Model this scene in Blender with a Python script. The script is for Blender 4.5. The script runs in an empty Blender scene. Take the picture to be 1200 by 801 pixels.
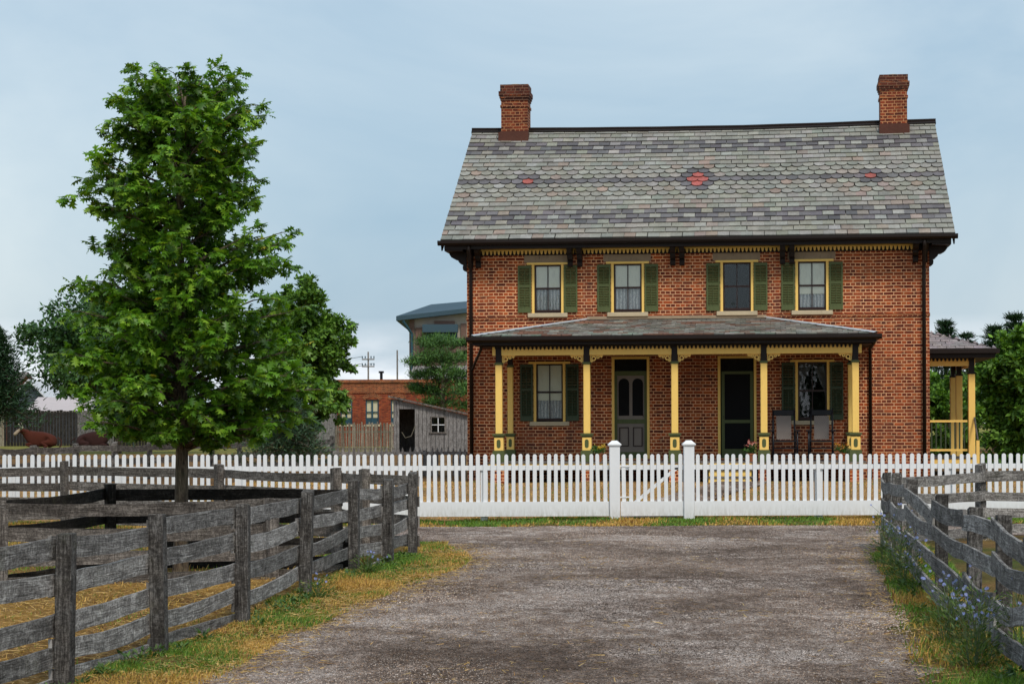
import bpy, math, random
import numpy as np
from mathutils import Vector, Matrix, noise as mnoise

random.seed(7)
RNG = np.random.default_rng(7)
SC = bpy.context.scene
COL = SC.collection
R = math.radians
CZ = 1.75
HOUSE_P = (-0.979, 46.867)
YAW = 0.11746
GZ = 0.5          # ground level at the house


# ------------------------------------------------------------------ terrain
def smooth(a, b, t):
    t = min(1.0, max(0.0, (t - a) / (b - a)))
    return t * t * (3 - 2 * t)


def h(x, y):
    z = smooth(38.6, 43.5, y) * (GZ if x > -6 else 0.45)
    if y > 30:
        z += 0.05 * smooth(36.2, 38.2, y) * smooth(-1.5, 1.8, x)
    return z


# ------------------------------------------------------------------ nodes
class NT:
    def __init__(s, name):
        s.m = bpy.data.materials.new(name)
        s.m.use_nodes = True
        s.t = s.m.node_tree
        s.t.nodes.clear()
        s.out = s.t.nodes.new('ShaderNodeOutputMaterial')

    def n(s, typ, ins=None, **kw):
        nd = s.t.nodes.new(typ)
        for k, v in kw.items():
            setattr(nd, k, v)
        if ins:
            for k, v in ins.items():
                if isinstance(v, bpy.types.NodeSocket):
                    s.t.links.new(v, nd.inputs[k])
                else:
                    nd.inputs[k].default_value = v
        return nd

    def noise(s, vec, scale, detail=4, rough=0.6, dist=0.0):
        ins = {'Scale': scale, 'Detail': detail, 'Roughness': rough, 'Distortion': dist}
        if vec is not None:
            ins['Vector'] = vec
        return s.n('ShaderNodeTexNoise', ins).outputs['Fac']

    def ramp(s, fac, stops):
        nd = s.n('ShaderNodeValToRGB', {'Fac': fac})
        e = nd.color_ramp.elements
        while len(e) < len(stops):
            e.new(0.5)
        for i, (p, c) in enumerate(stops):
            e[i].position = p
            e[i].color = (c[0], c[1], c[2], 1) if len(c) == 3 else c
        return nd.outputs['Color']

    def mix(s, fac, a, b, mode='MIX'):
        nd = s.n('ShaderNodeMix', data_type='RGBA', blend_type=mode)
        for i, v in ((0, fac), (6, a), (7, b)):
            if isinstance(v, bpy.types.NodeSocket):
                s.t.links.new(v, nd.inputs[i])
            elif i == 0:
                nd.inputs[0].default_value = v
            else:
                nd.inputs[i].default_value = (v[0], v[1], v[2], 1)
        return nd.outputs[2]

    def math(s, op, a, b=0.0, clamp=False):
        nd = s.n('ShaderNodeMath', operation=op, use_clamp=clamp)
        for i, v in enumerate((a, b)):
            if isinstance(v, bpy.types.NodeSocket):
                s.t.links.new(v, nd.inputs[i])
            else:
                nd.inputs[i].default_value = v
        return nd.outputs[0]

    def bump(s, height, strength=0.5, dist=0.01):
        return s.n('ShaderNodeBump', {'Height': height, 'Strength': strength, 'Distance': dist}).outputs['Normal']

    def coord(s, which='Object'):
        return s.n('ShaderNodeTexCoord').outputs[which]

    def mapping(s, vec, scale=(1, 1, 1), loc=(0, 0, 0)):
        return s.n('ShaderNodeMapping', {'Vector': vec, 'Scale': scale, 'Location': loc}).outputs[0]

    def bsdf(s, color, rough=0.7, normal=None, metal=0.0, spec=0.5):
        ins = {'Base Color': color if isinstance(color, bpy.types.NodeSocket) else (*color, 1),
               'Roughness': rough, 'Metallic': metal, 'Specular IOR Level': spec}
        if normal is not None:
            ins['Normal'] = normal
        b = s.n('ShaderNodeBsdfPrincipled', ins)
        s.t.links.new(b.outputs[0], s.out.inputs['Surface'])
        return s.m


def paint(name, col, rough=0.55, var=0.25, scale=6.0, dirt=(0.08, 0.07, 0.05), dirt_amt=0.25):
    t = NT(name)
    c = t.coord()
    a = t.noise(c, scale, 6, 0.7)
    b = t.noise(t.mapping(c, (1, 1, 0.25)), scale * 6, 4, 0.7)
    lo = tuple(v * (1 - var) for v in col)
    col1 = t.mix(a, lo, tuple(min(1, v * (1 + var * 0.5)) for v in col))
    f = t.ramp(b, [(0.55, (0, 0, 0)), (0.8, (dirt_amt,) * 3)])
    col2 = t.mix(f, col1, dirt)
    return t.bsdf(col2, rough, t.bump(b, 0.2, 0.004), spec=0.25)


def brick_mat(name, c1, c2, mortar, row=0.07, width=0.215, squash=0.62, flip=1.0):
    t = NT(name)
    sep = t.n('ShaderNodeSeparateXYZ', {'Vector': t.coord()})
    u = t.math('ADD', sep.outputs[0], sep.outputs[1])
    v = sep.outputs[2]
    wob = t.noise(t.coord(), 3.0, 3)
    u2 = t.math('ADD', u, t.math('MULTIPLY', t.math('SUBTRACT', wob, 0.5), 0.03))
    v2 = t.math('ADD', v, t.math('MULTIPLY', t.math('SUBTRACT', t.noise(t.coord(), 1.1, 2), 0.5), 0.03))
    vec = t.n('ShaderNodeCombineXYZ', {'X': u2, 'Y': v2}).outputs[0]
    br = t.n('ShaderNodeTexBrick', {'Vector': vec, 'Color1': (*c1, 1), 'Color2': (*c2, 1), 'Mortar': (*mortar, 1),
             'Scale': 1.0, 'Mortar Size': 0.0095, 'Mortar Smooth': 0.25, 'Bias': 0.0, 'Brick Width': width, 'Row Height': row})
    br.offset = 0.5
    br.offset_frequency = 2
    br.squash = squash
    br.squash_frequency = 2
    big = t.noise(t.coord(), 0.55, 5, 0.65)
    med = t.noise(t.mapping(vec, (4.6, 14.2, 1)), 1.0, 0)
    fine = t.noise(t.coord(), 60, 4, 0.75)
    col = t.mix(t.ramp(med, [(0.63, (0, 0, 0)), (0.72, (0.7,) * 3)]), br.outputs['Color'], (0.44, 0.13, 0.035))
    col = t.mix(t.ramp(med, [(0.30, (0.8,) * 3), (0.42, (0, 0, 0))]), col, (0.06, 0.016, 0.012))
    col = t.mix(br.outputs['Fac'], col, mortar)
    col = t.mix(1.0, col, t.ramp(big, [(0.3, (0.62, 0.58, 0.6)), (0.68, (1.3, 1.25, 1.15))]), 'MULTIPLY')
    col = t.mix(1.0, col, t.ramp(fine, [(0.25, (0.65,) * 3), (0.75, (1.25,) * 3)]), 'MULTIPLY')
    stain = t.noise(t.mapping(t.coord(), (1.3, 1.3, 0.35)), 1.0, 6, 0.7, 0.5)
    col = t.mix(t.ramp(stain, [(0.50, (0, 0, 0)), (0.70, (0.45,) * 3)]), col, (0.10, 0.055, 0.04))
    hgt = t.math('ADD', t.math('MULTIPLY', br.outputs['Fac'], -1.0), t.math('MULTIPLY', fine, 0.5))
    return t.bsdf(col, 0.85, t.bump(hgt, 0.7, 0.012), spec=0.25)


def wood_mat(name, dark, mid, light, contrast=1.0, moss=0.25):
    t = NT(name)
    rnd = t.n('ShaderNodeObjectInfo').outputs['Random']
    off = t.n('ShaderNodeCombineXYZ', {'X': t.math('MULTIPLY', rnd, 37.0), 'Y': t.math('MULTIPLY', rnd, 11.0)}).outputs[0]
    uv = t.n('ShaderNodeVectorMath', {0: t.coord('UV'), 1: off}, operation='ADD').outputs[0]
    grain = t.noise(t.mapping(uv, (1.6, 30, 1)), 1.0, 7, 0.75, 2.0)
    cross = t.noise(t.mapping(uv, (15, 6, 1)), 1.0, 6, 0.75, 3.0)
    blot = t.noise(t.mapping(uv, (4, 9, 1)), 1.0, 6, 0.7, 0.8)
    fleck = t.noise(t.mapping(uv, (30, 70, 1)), 1.0, 4, 0.8)
    crack = t.noise(t.mapping(uv, (0.9, 60, 1)), 1.0, 4, 0.6, 1.5)
    f = t.math('ADD', t.math('MULTIPLY', grain, 0.30), t.math('MULTIPLY', cross, 0.26))
    f = t.math('ADD', f, t.math('MULTIPLY', blot, 0.22))
    f = t.math('ADD', f, t.math('MULTIPLY', fleck, 0.22))
    col = t.ramp(f, [(0.405, dark), (0.50, mid), (0.60, light)])
    col = t.mix(t.ramp(crack, [(0.31, (1, 1, 1)), (0.37, (0, 0, 0))]), col, tuple(v * 0.35 for v in dark))
    br = t.math('ADD', t.math('MULTIPLY', rnd, 0.6), 0.7)
    col = t.mix(1.0, col, t.n('ShaderNodeCombineColor', {0: br, 1: br, 2: br}).outputs[0], 'MULTIPLY')
    ms = t.noise(t.coord('Object'), 2.3, 5, 0.7)
    col = t.mix(t.ramp(ms, [(0.58, (0, 0, 0)), (0.75, (moss,) * 3)]), col, (0.10, 0.11, 0.04))
    nrm = t.bump(t.math('ADD', grain, t.math('MULTIPLY', crack, 0.7)), 0.9, 0.012)
    return t.bsdf(col, 0.9, nrm, spec=0.12)


def leaf_mat(name, rough=0.45, trans=0.35, mul=1.0):
    t = NT(name)
    a = t.n('ShaderNodeAttribute', attribute_name='col').outputs['Color']
    col = t.mix(1.0, a, (mul, mul, mul), 'MULTIPLY')
    b = t.n('ShaderNodeBsdfPrincipled', {'Base Color': col, 'Roughness': rough, 'Specular IOR Level': 0.4})
    tr = t.n('ShaderNodeBsdfTranslucent', {'Color': t.mix(1.0, col, (1.3, 1.25, 0.5), 'MULTIPLY')})
    mx = t.n('ShaderNodeMixShader', {0: trans, 1: b.outputs[0], 2: tr.outputs[0]})
    t.t.links.new(mx.outputs[0], t.out.inputs['Surface'])
    return t.m


def attr_mat(name, rough=0.8, noise_scale=30, amt=0.3, bump=0.3, stretch=(1, 1, 1), spec=0.4):
    t = NT(name)
    a = t.n('ShaderNodeAttribute', attribute_name='col').outputs['Color']
    n = t.noise(t.mapping(t.coord(), stretch), noise_scale, 5, 0.7)
    n2 = t.noise(t.coord(), noise_scale * 0.12, 3, 0.6)
    c = t.mix(1.0, a, t.ramp(n, [(0.3, (1 - amt,) * 3), (0.7, (1 + amt,) * 3)]), 'MULTIPLY')
    c = t.mix(1.0, c, t.ramp(n2, [(0.35, (1 - amt * 0.6,) * 3), (0.65, (1 + amt * 0.4,) * 3)]), 'MULTIPLY')
    return t.bsdf(c, rough, t.bump(n, bump, 0.006), spec=spec)


def glass_mat():
    t = NT('window glass')
    fr = t.n('ShaderNodeFresnel', {'IOR': 1.5}).outputs[0]
    nn = t.noise(t.coord(), 3.0, 2)
    g = t.n('ShaderNodeBsdfGlossy', {'Color': (0.95, 0.97, 1, 1), 'Roughness': 0.03, 'Normal': t.bump(nn, 0.12, 0.02)})
    tr = t.n('ShaderNodeBsdfTransparent', {'Color': (0.95, 0.96, 0.95, 1)})
    mx = t.n('ShaderNodeMixShader', {0: t.math('ADD', t.math('MULTIPLY', fr, 0.85), 0.0), 1: tr.outputs[0], 2: g.outputs[0]})
    t.t.links.new(mx.outputs[0], t.out.inputs['Surface'])
    return t.m


def lace_mat():
    t = NT('lace curtain')
    c = t.coord()
    fold = t.n('ShaderNodeTexWave', {'Vector': c, 'Scale': 4.5, 'Distortion': 3.0, 'Detail': 2.0}, bands_direction='X').outputs['Fac']
    v = t.noise(c, 45, 2)
    col = t.mix(fold, (0.45, 0.46, 0.48), (0.88, 0.88, 0.88))
    col = t.mix(t.ramp(v, [(0.5, (0, 0, 0)), (0.62, (0.6,) * 3)]), col, (0.18, 0.19, 0.22))
    return t.bsdf(col, 0.9)


M = {}
M['brick'] = brick_mat('red brick', (0.46, 0.095, 0.024), (0.135, 0.022, 0.010), (0.80, 0.45, 0.25), squash=0.5)
M['brick_dark'] = brick_mat('chimney brick', (0.26, 0.050, 0.018), (0.085, 0.018, 0.011), (0.50, 0.25, 0.12), squash=0.5)
M['brick_soot'] = brick_mat('sooty brick', (0.15, 0.035, 0.018), (0.04, 0.013, 0.010), (0.22, 0.12, 0.075), squash=0.5)
M['brick_far'] = brick_mat('orange brick', (0.32, 0.062, 0.024), (0.20, 0.036, 0.016), (0.26, 0.09, 0.05))
M['yellow'] = paint('ochre yellow paint', (0.96, 0.63, 0.17), 0.55, 0.10, 3, (0.45, 0.24, 0.07), 0.2)
M['green'] = paint('olive green paint', (0.095, 0.115, 0.042), 0.55, 0.25, 3, (0.03, 0.035, 0.02), 0.5)
M['green_dark'] = paint('dark green paint', (0.055, 0.075, 0.04), 0.5, 0.25, 3, (0.02, 0.025, 0.02), 0.5)
M['brown'] = paint('dark brown paint', (0.013, 0.007, 0.005), 0.5, 0.3, 3, (0.03, 0.02, 0.016), 0.4)
M['sash'] = paint('brown sash paint', (0.035, 0.018, 0.016), 0.35, 0.3, 3)
M['taupe'] = paint('taupe paint', (0.22, 0.18, 0.15), 0.5, 0.12, 3)
M['stone'] = paint('sandstone', (0.55, 0.45, 0.30), 0.85, 0.25, 5, (0.25, 0.19, 0.13), 0.5)
M['lintel'] = paint('worn stone', (0.36, 0.27, 0.18), 0.85, 0.35, 4, (0.14, 0.10, 0.07), 0.7)


def white_mat():
    t = NT('white fence paint')
    c = t.n('ShaderNodeNewGeometry').outputs['Position']
    z = t.n('ShaderNodeSeparateXYZ', {'Vector': c}).outputs[2]
    a = t.noise(c, 2.2, 5, 0.7)
    b = t.noise(t.mapping(c, (22, 22, 5)), 1.0, 5, 0.75)
    col = t.mix(a, (0.74, 0.75, 0.76), (0.84, 0.845, 0.85))
    low = t.n('ShaderNodeMapRange', {'Value': z, 'From Min': 0.34, 'From Max': 0.02}).outputs[0]
    spl = t.math('MULTIPLY', low, t.ramp(b, [(0.38, (0, 0, 0)), (0.66, (0.75,) * 3)]))
    col = t.mix(spl, col, (0.33, 0.30, 0.22))
    chip = t.ramp(b, [(0.66, (0, 0, 0)), (0.74, (0.45,) * 3)])
    col = t.mix(chip, col, (0.42, 0.42, 0.40))
    return t.bsdf(col, 0.55, t.bump(b, 0.25, 0.004), spec=0.25)


M['white'] = white_mat()
M['black'] = paint('black paint', (0.012, 0.012, 0.016), 0.35, 0.3, 5)
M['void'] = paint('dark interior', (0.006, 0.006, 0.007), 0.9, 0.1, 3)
M['screen'] = paint('insect screen', (0.006, 0.006, 0.007), 0.95, 0.2, 60)
M['shade'] = paint('cream roller shade', (0.88, 0.86, 0.74), 0.9, 0.04, 2)
M['lace'] = lace_mat()
M['glass'] = glass_mat()
M['net'] = paint('grey net curtain', (0.13, 0.13, 0.14), 0.95, 0.3, 14)
M['metal'] = NT('galvanised flashing').bsdf((0.62, 0.66, 0.70), 0.45, metal=0.4)
M['rust'] = paint('rusty flashing', (0.10, 0.035, 0.022), 0.7, 0.5, 4)
M['slate'] = attr_mat('roof slate', 0.6, 26, 0.28, 0.35, (1, 1, 1.0), 0.45)
M['slate_old'] = attr_mat('weathered slate', 0.75, 14, 0.4, 0.5)
M['wood'] = wood_mat('weathered grey wood', (0.026, 0.023, 0.021), (0.195, 0.182, 0.170), (0.62, 0.595, 0.56))
M['wood_post'] = wood_mat('charcoal grey post wood', (0.012, 0.010, 0.009), (0.085, 0.078, 0.072), (0.34, 0.32, 0.30))
M['wood_mid'] = wood_mat('brown grey wood', (0.017, 0.0145, 0.0125), (0.125, 0.110, 0.098), (0.42, 0.38, 0.34))
M['wood_dark'] = wood_mat('very dark wood', (0.006, 0.0055, 0.005), (0.022, 0.019, 0.017), (0.07, 0.062, 0.055))  # darkest tone of the fence woods
M['wood_shed'] = wood_mat('silvery shed boards', (0.06, 0.055, 0.052), (0.23, 0.215, 0.205), (0.48, 0.46, 0.44), moss=0.0)
M['wood_pale'] = wood_mat('pale picket wood', (0.07, 0.062, 0.045), (0.21, 0.185, 0.135), (0.42, 0.38, 0.29), moss=0.15)
M['leaf'] = leaf_mat('oak leaves', 0.42, 0.36)
M['leaf_far'] = leaf_mat('distant leaves', 0.6, 0.22)
M['needle'] = leaf_mat('needles', 0.6, 0.12)
M['grass'] = leaf_mat('grass blades', 0.6, 0.3)
M['petal'] = leaf_mat('petals', 0.6, 0.35)
M['terracotta'] = paint('terracotta', (0.35, 0.12, 0.05), 0.8, 0.2, 6)


def bark_mat():
    t = NT('grey brown bark')
    c = t.coord()
    a = t.noise(t.mapping(c, (9, 9, 1.6)), 4.0, 6, 0.7, 0.8)
    b = t.noise(c, 3, 4)
    col = t.ramp(a, [(0.36, (0.025, 0.017, 0.011)), (0.5, (0.12, 0.085, 0.055)), (0.68, (0.27, 0.21, 0.14))])
    col = t.mix(t.ramp(b, [(0.5, (0, 0, 0)), (0.7, (0.4,) * 3)]), col, (0.10, 0.11, 0.05))
    return t.bsdf(col, 0.9, t.bump(a, 1.0, 0.03))


M['bark'] = bark_mat()


def ground_mat():
    t = NT('dry grass and straw')
    a = t.n('ShaderNodeAttribute', attribute_name='col').outputs['Color']
    c = t.coord()
    n1 = t.noise(c, 1.3, 6, 0.7)
    n2 = t.noise(c, 14, 6, 0.75)
    n3 = t.noise(t.mapping(c, (1, 2.2, 1)), 70, 5, 0.8)
    soil = t.ramp(n1, [(0.44, (0, 0, 0)), (0.64, (0.8,) * 3)])
    col = t.mix(soil, a, t.mix(0.6, a, (0.13, 0.075, 0.04)))
    col = t.mix(1.0, col, t.ramp(n2, [(0.3, (0.45, 0.42, 0.4)), (0.7, (1.5, 1.5, 1.5))]), 'MULTIPLY')
    col = t.mix(1.0, col, t.ramp(n3, [(0.32, (0.5, 0.48, 0.45)), (0.68, (1.5, 1.5, 1.45))]), 'MULTIPLY')
    hh = t.math('ADD', t.math('MULTIPLY', n2, 0.6), n3)
    return t.bsdf(col, 0.95, t.bump(hh, 1.0, 0.05), spec=0.1)


def gravel_mat():
    t = NT('crushed gravel and dirt')
    c = t.coord()
    big = t.noise(t.mapping(c, (0.42, 0.40, 1)), 0.9, 5, 0.62, 0.6)
    mid = t.noise(t.mapping(c, (1, 0.5, 1)), 4.5, 6, 0.75)
    fine = t.noise(c, 38, 5, 0.85)
    vor = t.n('ShaderNodeTexVoronoi', {'Vector': c, 'Scale': 55.0, 'Randomness': 1.0})
    vor2 = t.n('ShaderNodeTexVoronoi', {'Vector': c, 'Scale': 17.0, 'Randomness': 1.0})
    f = t.math('ADD', t.math('MULTIPLY', big, 0.68), t.math('MULTIPLY', mid, 0.36))
    base = t.ramp(f, [(0.42, (0.150, 0.105, 0.080)), (0.515, (0.300, 0.230, 0.190)), (0.61, (0.54, 0.455, 0.405))])
    st = t.n('ShaderNodeSeparateColor', {0: vor.outputs['Color']}).outputs[0]
    col = t.mix(1.0, base, t.ramp(st, [(0.0, (0.45,) * 3), (0.55, (1.0,) * 3), (0.93, (1.5,) * 3), (1.0, (2.8, 2.75, 2.7))]), 'MULTIPLY')
    st2 = t.n('ShaderNodeSeparateColor', {0: vor2.outputs['Color']}).outputs[1]
    col = t.mix(t.ramp(st2, [(0.93, (0, 0, 0)), (0.96, (0.4,) * 3)]), col, (0.34, 0.22, 0.13))
    col = t.mix(1.0, col, t.ramp(fine, [(0.3, (0.4,) * 3), (0.7, (1.7,) * 3)]), 'MULTIPLY')
    col = t.mix(1.0, col, t.ramp(mid, [(0.38, (0.78, 0.74, 0.72)), (0.62, (1.15, 1.15, 1.15))]), 'MULTIPLY')
    hh = t.math('ADD', t.math('MULTIPLY', vor.outputs['Distance'], -0.8), fine)
    hh = t.math('ADD', hh, t.math('MULTIPLY', mid, 1.2))
    return t.bsdf(col, 0.95, t.bump(hh, 1.0, 0.035), spec=0.15)


M['ground'] = ground_mat()
M['gravel'] = gravel_mat()


# ------------------------------------------------------------------ object helpers
def tag(o, label=None, cat=None, group=None, kind=None):
    if label:
        o['label'] = label
    if cat:
        o['category'] = cat
    if group:
        o['group'] = group
    if kind:
        o['kind'] = kind
    return o


def empty(name, loc, rz=0.0, label=None, cat=None, group=None):
    o = bpy.data.objects.new(name, None)
    o.empty_display_size = 0.2
    COL.objects.link(o)
    o.location = loc
    o.rotation_euler = (0, 0, rz)
    return tag(o, label, cat, group)


class MB:
    def __init__(s):
        s.v = []
        s.f = []
        s.uv = []
        s.c = []
        s.sm = []

    def face(s, pts, uv=None, col=None):
        b = len(s.v)
        s.v.extend([tuple(p) for p in pts])
        s.f.append(tuple(range(b, b + len(pts))))
        s.uv.append(uv if uv else [(p[0] + p[1], p[2]) for p in pts])
        s.c.append(col)

    def box(s, x0, x1, y0, y1, z0, z1, col=None, mat=None, skip=''):
        P = [(x0, y0, z0), (x1, y0, z0), (x1, y1, z0), (x0, y1, z0), (x0, y0, z1), (x1, y0, z1), (x1, y1, z1), (x0, y1, z1)]
        lx, ly, lz = abs(x1 - x0), abs(y1 - y0), abs(z1 - z0)
        L = max(lx, ly, lz)

        def uvof(p, n):
            ax = [0, 1, 2]
            ax.remove(n)
            a, b = ax
            ls = (lx, ly, lz)
            if ls[b] > ls[a]:
                a, b = b, a
            return (p[a], p[b])
        for idx, n in (((0, 1, 5, 4), 1), ((1, 2, 6, 5), 0), ((2, 3, 7, 6), 1), ((3, 0, 4, 7), 0), ((4, 5, 6, 7), 2), ((3, 2, 1, 0), 2)):
            pts = [P[i] for i in idx]
            uv = [uvof(p, n) for p in pts]
            if mat is not None:
                pts = [tuple(mat @ Vector(p)) for p in pts]
            s.face(pts, uv, col)

    def prism(s, poly, axis, a, b, col=None):
        """poly: list of 2D points; axis 'y': poly in xz, extruded y a..b; 'x': poly in yz ; 'z': poly in xy"""
        def P(p, t):
            return {'y': (p[0], t, p[1]), 'x': (t, p[0], p[1]), 'z': (p[0], p[1], t)}[axis]
        n = len(poly)
        s.face([P(p, a) for p in poly], [(p[1], p[0]) for p in poly], col)
        s.face([P(p, b) for p in reversed(poly)], [(p[1], p[0]) for p in reversed(poly)], col)
        for i in range(n):
            p, q = poly[i], poly[(i + 1) % n]
            s.face([P(q, a), P(p, a), P(p, b), P(q, b)], [(q[1], a), (p[1], a), (p[1], b), (q[1], b)], col)

    def tube(s, pts, radii, n=8, col=None, cap=True):
        rings = []
        pts = [Vector(p) for p in pts]
        up = Vector((0.13, 0.21, 1)).normalized()
        L = 0
        for i, p in enumerate(pts):
            d = (pts[min(i + 1, len(pts) - 1)] - pts[max(i - 1, 0)])
            d = d.normalized() if d.length > 1e-6 else Vector((0, 0, 1))
            a = d.cross(up)
            if a.length < 0.05:
                a = d.cross(Vector((1, 0, 0)))
            a.normalize()
            b = d.cross(a)
            if i:
                L += (p - pts[i - 1]).length
            r = radii[i] if hasattr(radii, '__len__') else radii
            rings.append(([p + a * (r * math.cos(2 * math.pi * k / n)) + b * (r * math.sin(2 * math.pi * k / n)) for k in range(n)], L, r))
        for (A, la, ra), (B, lb, rb) in zip(rings, rings[1:]):
            for k in range(n):
                k2 = (k + 1) % n
                s.face([A[k], A[k2], B[k2], B[k]], [(la, k * .1), (la, k * .1 + .1), (lb, k * .1 + .1), (lb, k * .1)], col)
        if cap:
            s.face(list(reversed(rings[0][0])), None, col)
            s.face(rings[-1][0], None, col)

    def arc(s, cx, cz, r0, r1, a0, a1, y0, y1, n=8):
        """flat curved strip in the xz plane with thickness y0..y1"""
        for i in range(n):
            t0 = a0 + (a1 - a0) * i / n
            t1 = a0 + (a1 - a0) * (i + 1) / n
            q = [(cx + r0 * math.cos(t0), cz + r0 * math.sin(t0)), (cx + r1 * math.cos(t0), cz + r1 * math.sin(t0)),
                 (cx + r1 * math.cos(t1), cz + r1 * math.sin(t1)), (cx + r0 * math.cos(t1), cz + r0 * math.sin(t1))]
            s.face([(p[0], y0, p[1]) for p in q])
            s.face([(p[0], y1, p[1]) for p in reversed(q)])
            s.face([(q[1][0], y0, q[1][1]), (q[1][0], y1, q[1][1]), (q[2][0], y1, q[2][1]), (q[2][0], y0, q[2][1])])
            s.face([(q[0][0], y0, q[0][1]), (q[3][0], y0, q[3][1]), (q[3][0], y1, q[3][1]), (q[0][0], y1, q[0][1])])

    def build(s, name, mat, parent=None, off=(0, 0, 0), smooth_sh=False, weld=False, bevel=0.0):
        me = bpy.data.meshes.new(name)
        ox, oy, oz = off
        me.from_pydata([(a - ox, b - oy, c - oz) for a, b, c in s.v], [], s.f)
        uvl = me.uv_layers.new(name='UVMap')
        flat = []
        for u in s.uv:
            for p in u:
                flat.extend((p[0], p[1]))
        uvl.data.foreach_set('uv', flat)
        if any(c is not None for c in s.c):
            at = me.color_attributes.new('col', 'FLOAT_COLOR', 'CORNER')
            fc = []
            for c, f in zip(s.c, s.f):
                cc = (*(c or (0.5, 0.5, 0.5)), 1.0)
                fc.extend(cc * len(f))
            at.data.foreach_set('color', fc)
        me.materials.append(mat)
        if smooth_sh:
            me.polygons.foreach_set('use_smooth', [True] * len(s.f))
        if weld or smooth_sh or bevel:
            import bmesh
            bm = bmesh.new()
            bm.from_mesh(me)
            bmesh.ops.remove_doubles(bm, verts=bm.verts, dist=0.0004)
            bmesh.ops.recalc_face_normals(bm, faces=bm.faces)
            bm.to_mesh(me)
            bm.free()
        me.update()
        o = bpy.data.objects.new(name, me)
        COL.objects.link(o)
        if parent is not None:
            o.parent = parent
        if bevel:
            md = o.modifiers.new('edge', 'BEVEL')
            md.width = bevel
            md.segments = 1
            md.limit_method = 'ANGLE'
        return o


def copy_tree(o, parent=None):
    c = o.copy()
    COL.objects.link(c)
    c.parent = parent
    for ch in [k for k in o.children]:
        copy_tree(ch, c)
    return c


def scatter(name, tv, tf, pos, rot, scale, cols, mat, parent=None, off=None):
    """one mesh made of many little copies of a template (leaves, blades)"""
    tv = np.array(tv, float)
    m = len(pos)
    n = len(tv)
    sc = np.asarray(scale, float)
    if sc.ndim == 1:
        sc = np.repeat(sc[:, None], 3, 1)
    V = np.einsum('mij,mnj->mni', rot, tv[None] * sc[:, None, :]) + pos[:, None, :]
    if off is not None:
        V = V - np.array(off)[None, None]
    F = (np.array(tf)[None] + (np.arange(m) * n)[:, None, None]).reshape(-1, len(tf[0]))
    me = bpy.data.meshes.new(name)
    k = F.shape[1]
    me.vertices.add(m * n)
    me.vertices.foreach_set('co', V.reshape(-1).astype(np.float32))
    me.loops.add(F.size)
    me.loops.foreach_set('vertex_index', F.reshape(-1).astype(np.int32))
    me.polygons.add(len(F))
    me.polygons.foreach_set('loop_start', (np.arange(len(F)) * k).astype(np.int32))
    me.polygons.foreach_set('loop_total', np.full(len(F), k, np.int32))
    at = me.color_attributes.new('col', 'FLOAT_COLOR', 'POINT')
    c4 = np.ones((m, n, 4), np.float32)
    c4[:, :, :3] = np.asarray(cols)[:, None, :]
    at.data.foreach_set('color', c4.reshape(-1))
    me.materials.append(mat)
    me.update()
    me.validate()
    o = bpy.data.objects.new(name, me)
    COL.objects.link(o)
    if parent is not None:
        o.parent = parent
    return o


def frames(axis, normal_hint):
    """rotation matrices: local y -> axis, local z ~ normal"""
    y = axis / np.linalg.norm(axis, axis=1, keepdims=True)
    x = np.cross(y, normal_hint)
    x /= (np.linalg.norm(x, axis=1, keepdims=True) + 1e-9)
    z = np.cross(x, y)
    return np.stack([x, y, z], axis=2)


OAK_LEAF_V = [(-.02, -.12, .0), (.02, -.12, 0), (.09, .12, 0), (-.09, .12, 0), (.10, .55, -.02), (-.10, .55, -.02), (.08, .82, -.08), (-.08, .82, -.08), (0, 1.0, -.16),
              (.27, .20, -.06), (-.27, .20, -.06), (.42, .50, -.12), (-.42, .50, -.12), (.34, .80, -.16), (-.34, .80, -.16), (.09, .33, 0), (-.09, .33, 0)]
OAK_LEAF_F = [(0, 1, 2), (0, 2, 3), (3, 2, 15), (3, 15, 16), (16, 15, 4), (16, 4, 5), (5, 4, 6), (5, 6, 7), (7, 6, 8), (2, 9, 15), (3, 16, 10), (15, 11, 4), (16, 5, 12), (4, 13, 6), (5, 7, 14)]
LEAF_V = [(0, 0, 0), (.28, .45, -.06), (0, 1, -.12), (-.28, .45, -.06)]
LEAF_F = [(0, 1, 2), (0, 2, 3)]
NEEDLE_V = [(-.08, 0, 0), (.08, 0, 0), (.02, 1, -.05), (-.02, 1, -.05)]
NEEDLE_F = [(0, 1, 2), (0, 2, 3)]


def blend_cols(n, pal, jit=0.15):
    pal = np.array(pal)
    i = RNG.integers(0, len(pal), n)
    c = pal[i] * (1 + RNG.normal(0, jit, (n, 1)))
    return np.clip(c, 0.004, 1)


# ------------------------------------------------------------------ world, sun, camera
w = bpy.data.worlds.new('World')
SC.world = w
w.use_nodes = True
nt = w.node_tree
nt.nodes.clear()
wo = nt.nodes.new('ShaderNodeOutputWorld')
bg = nt.nodes.new('ShaderNodeBackground')
sky = nt.nodes.new('ShaderNodeTexSky')
sky.sky_type = 'NISHITA'
sky.sun_disc = False
SUN_EL, SUN_AZ = 50.0, 162.0     # azimuth measured clockwise from +Y (north)
sky.sun_elevation = R(SUN_EL)
sky.sun_rotation = R(SUN_AZ)
sky.air_density = 1.2
sky.dust_density = 2.5
tc = nt.nodes.new('ShaderNodeTexCoord')
mp = nt.nodes.new('ShaderNodeMapping')
mp.inputs['Scale'].default_value = (1.2, 1.2, 2.6)
n1 = nt.nodes.new('ShaderNodeTexNoise')
n1.inputs['Scale'].default_value = 2.3
n1.inputs['Detail'].default_value = 6
n1.inputs['Roughness'].default_value = 0.56
n1.inputs['Distortion'].default_value = 0.5
rp = nt.nodes.new('ShaderNodeValToRGB')
rp.color_ramp.elements[0].position = 0.30
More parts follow.
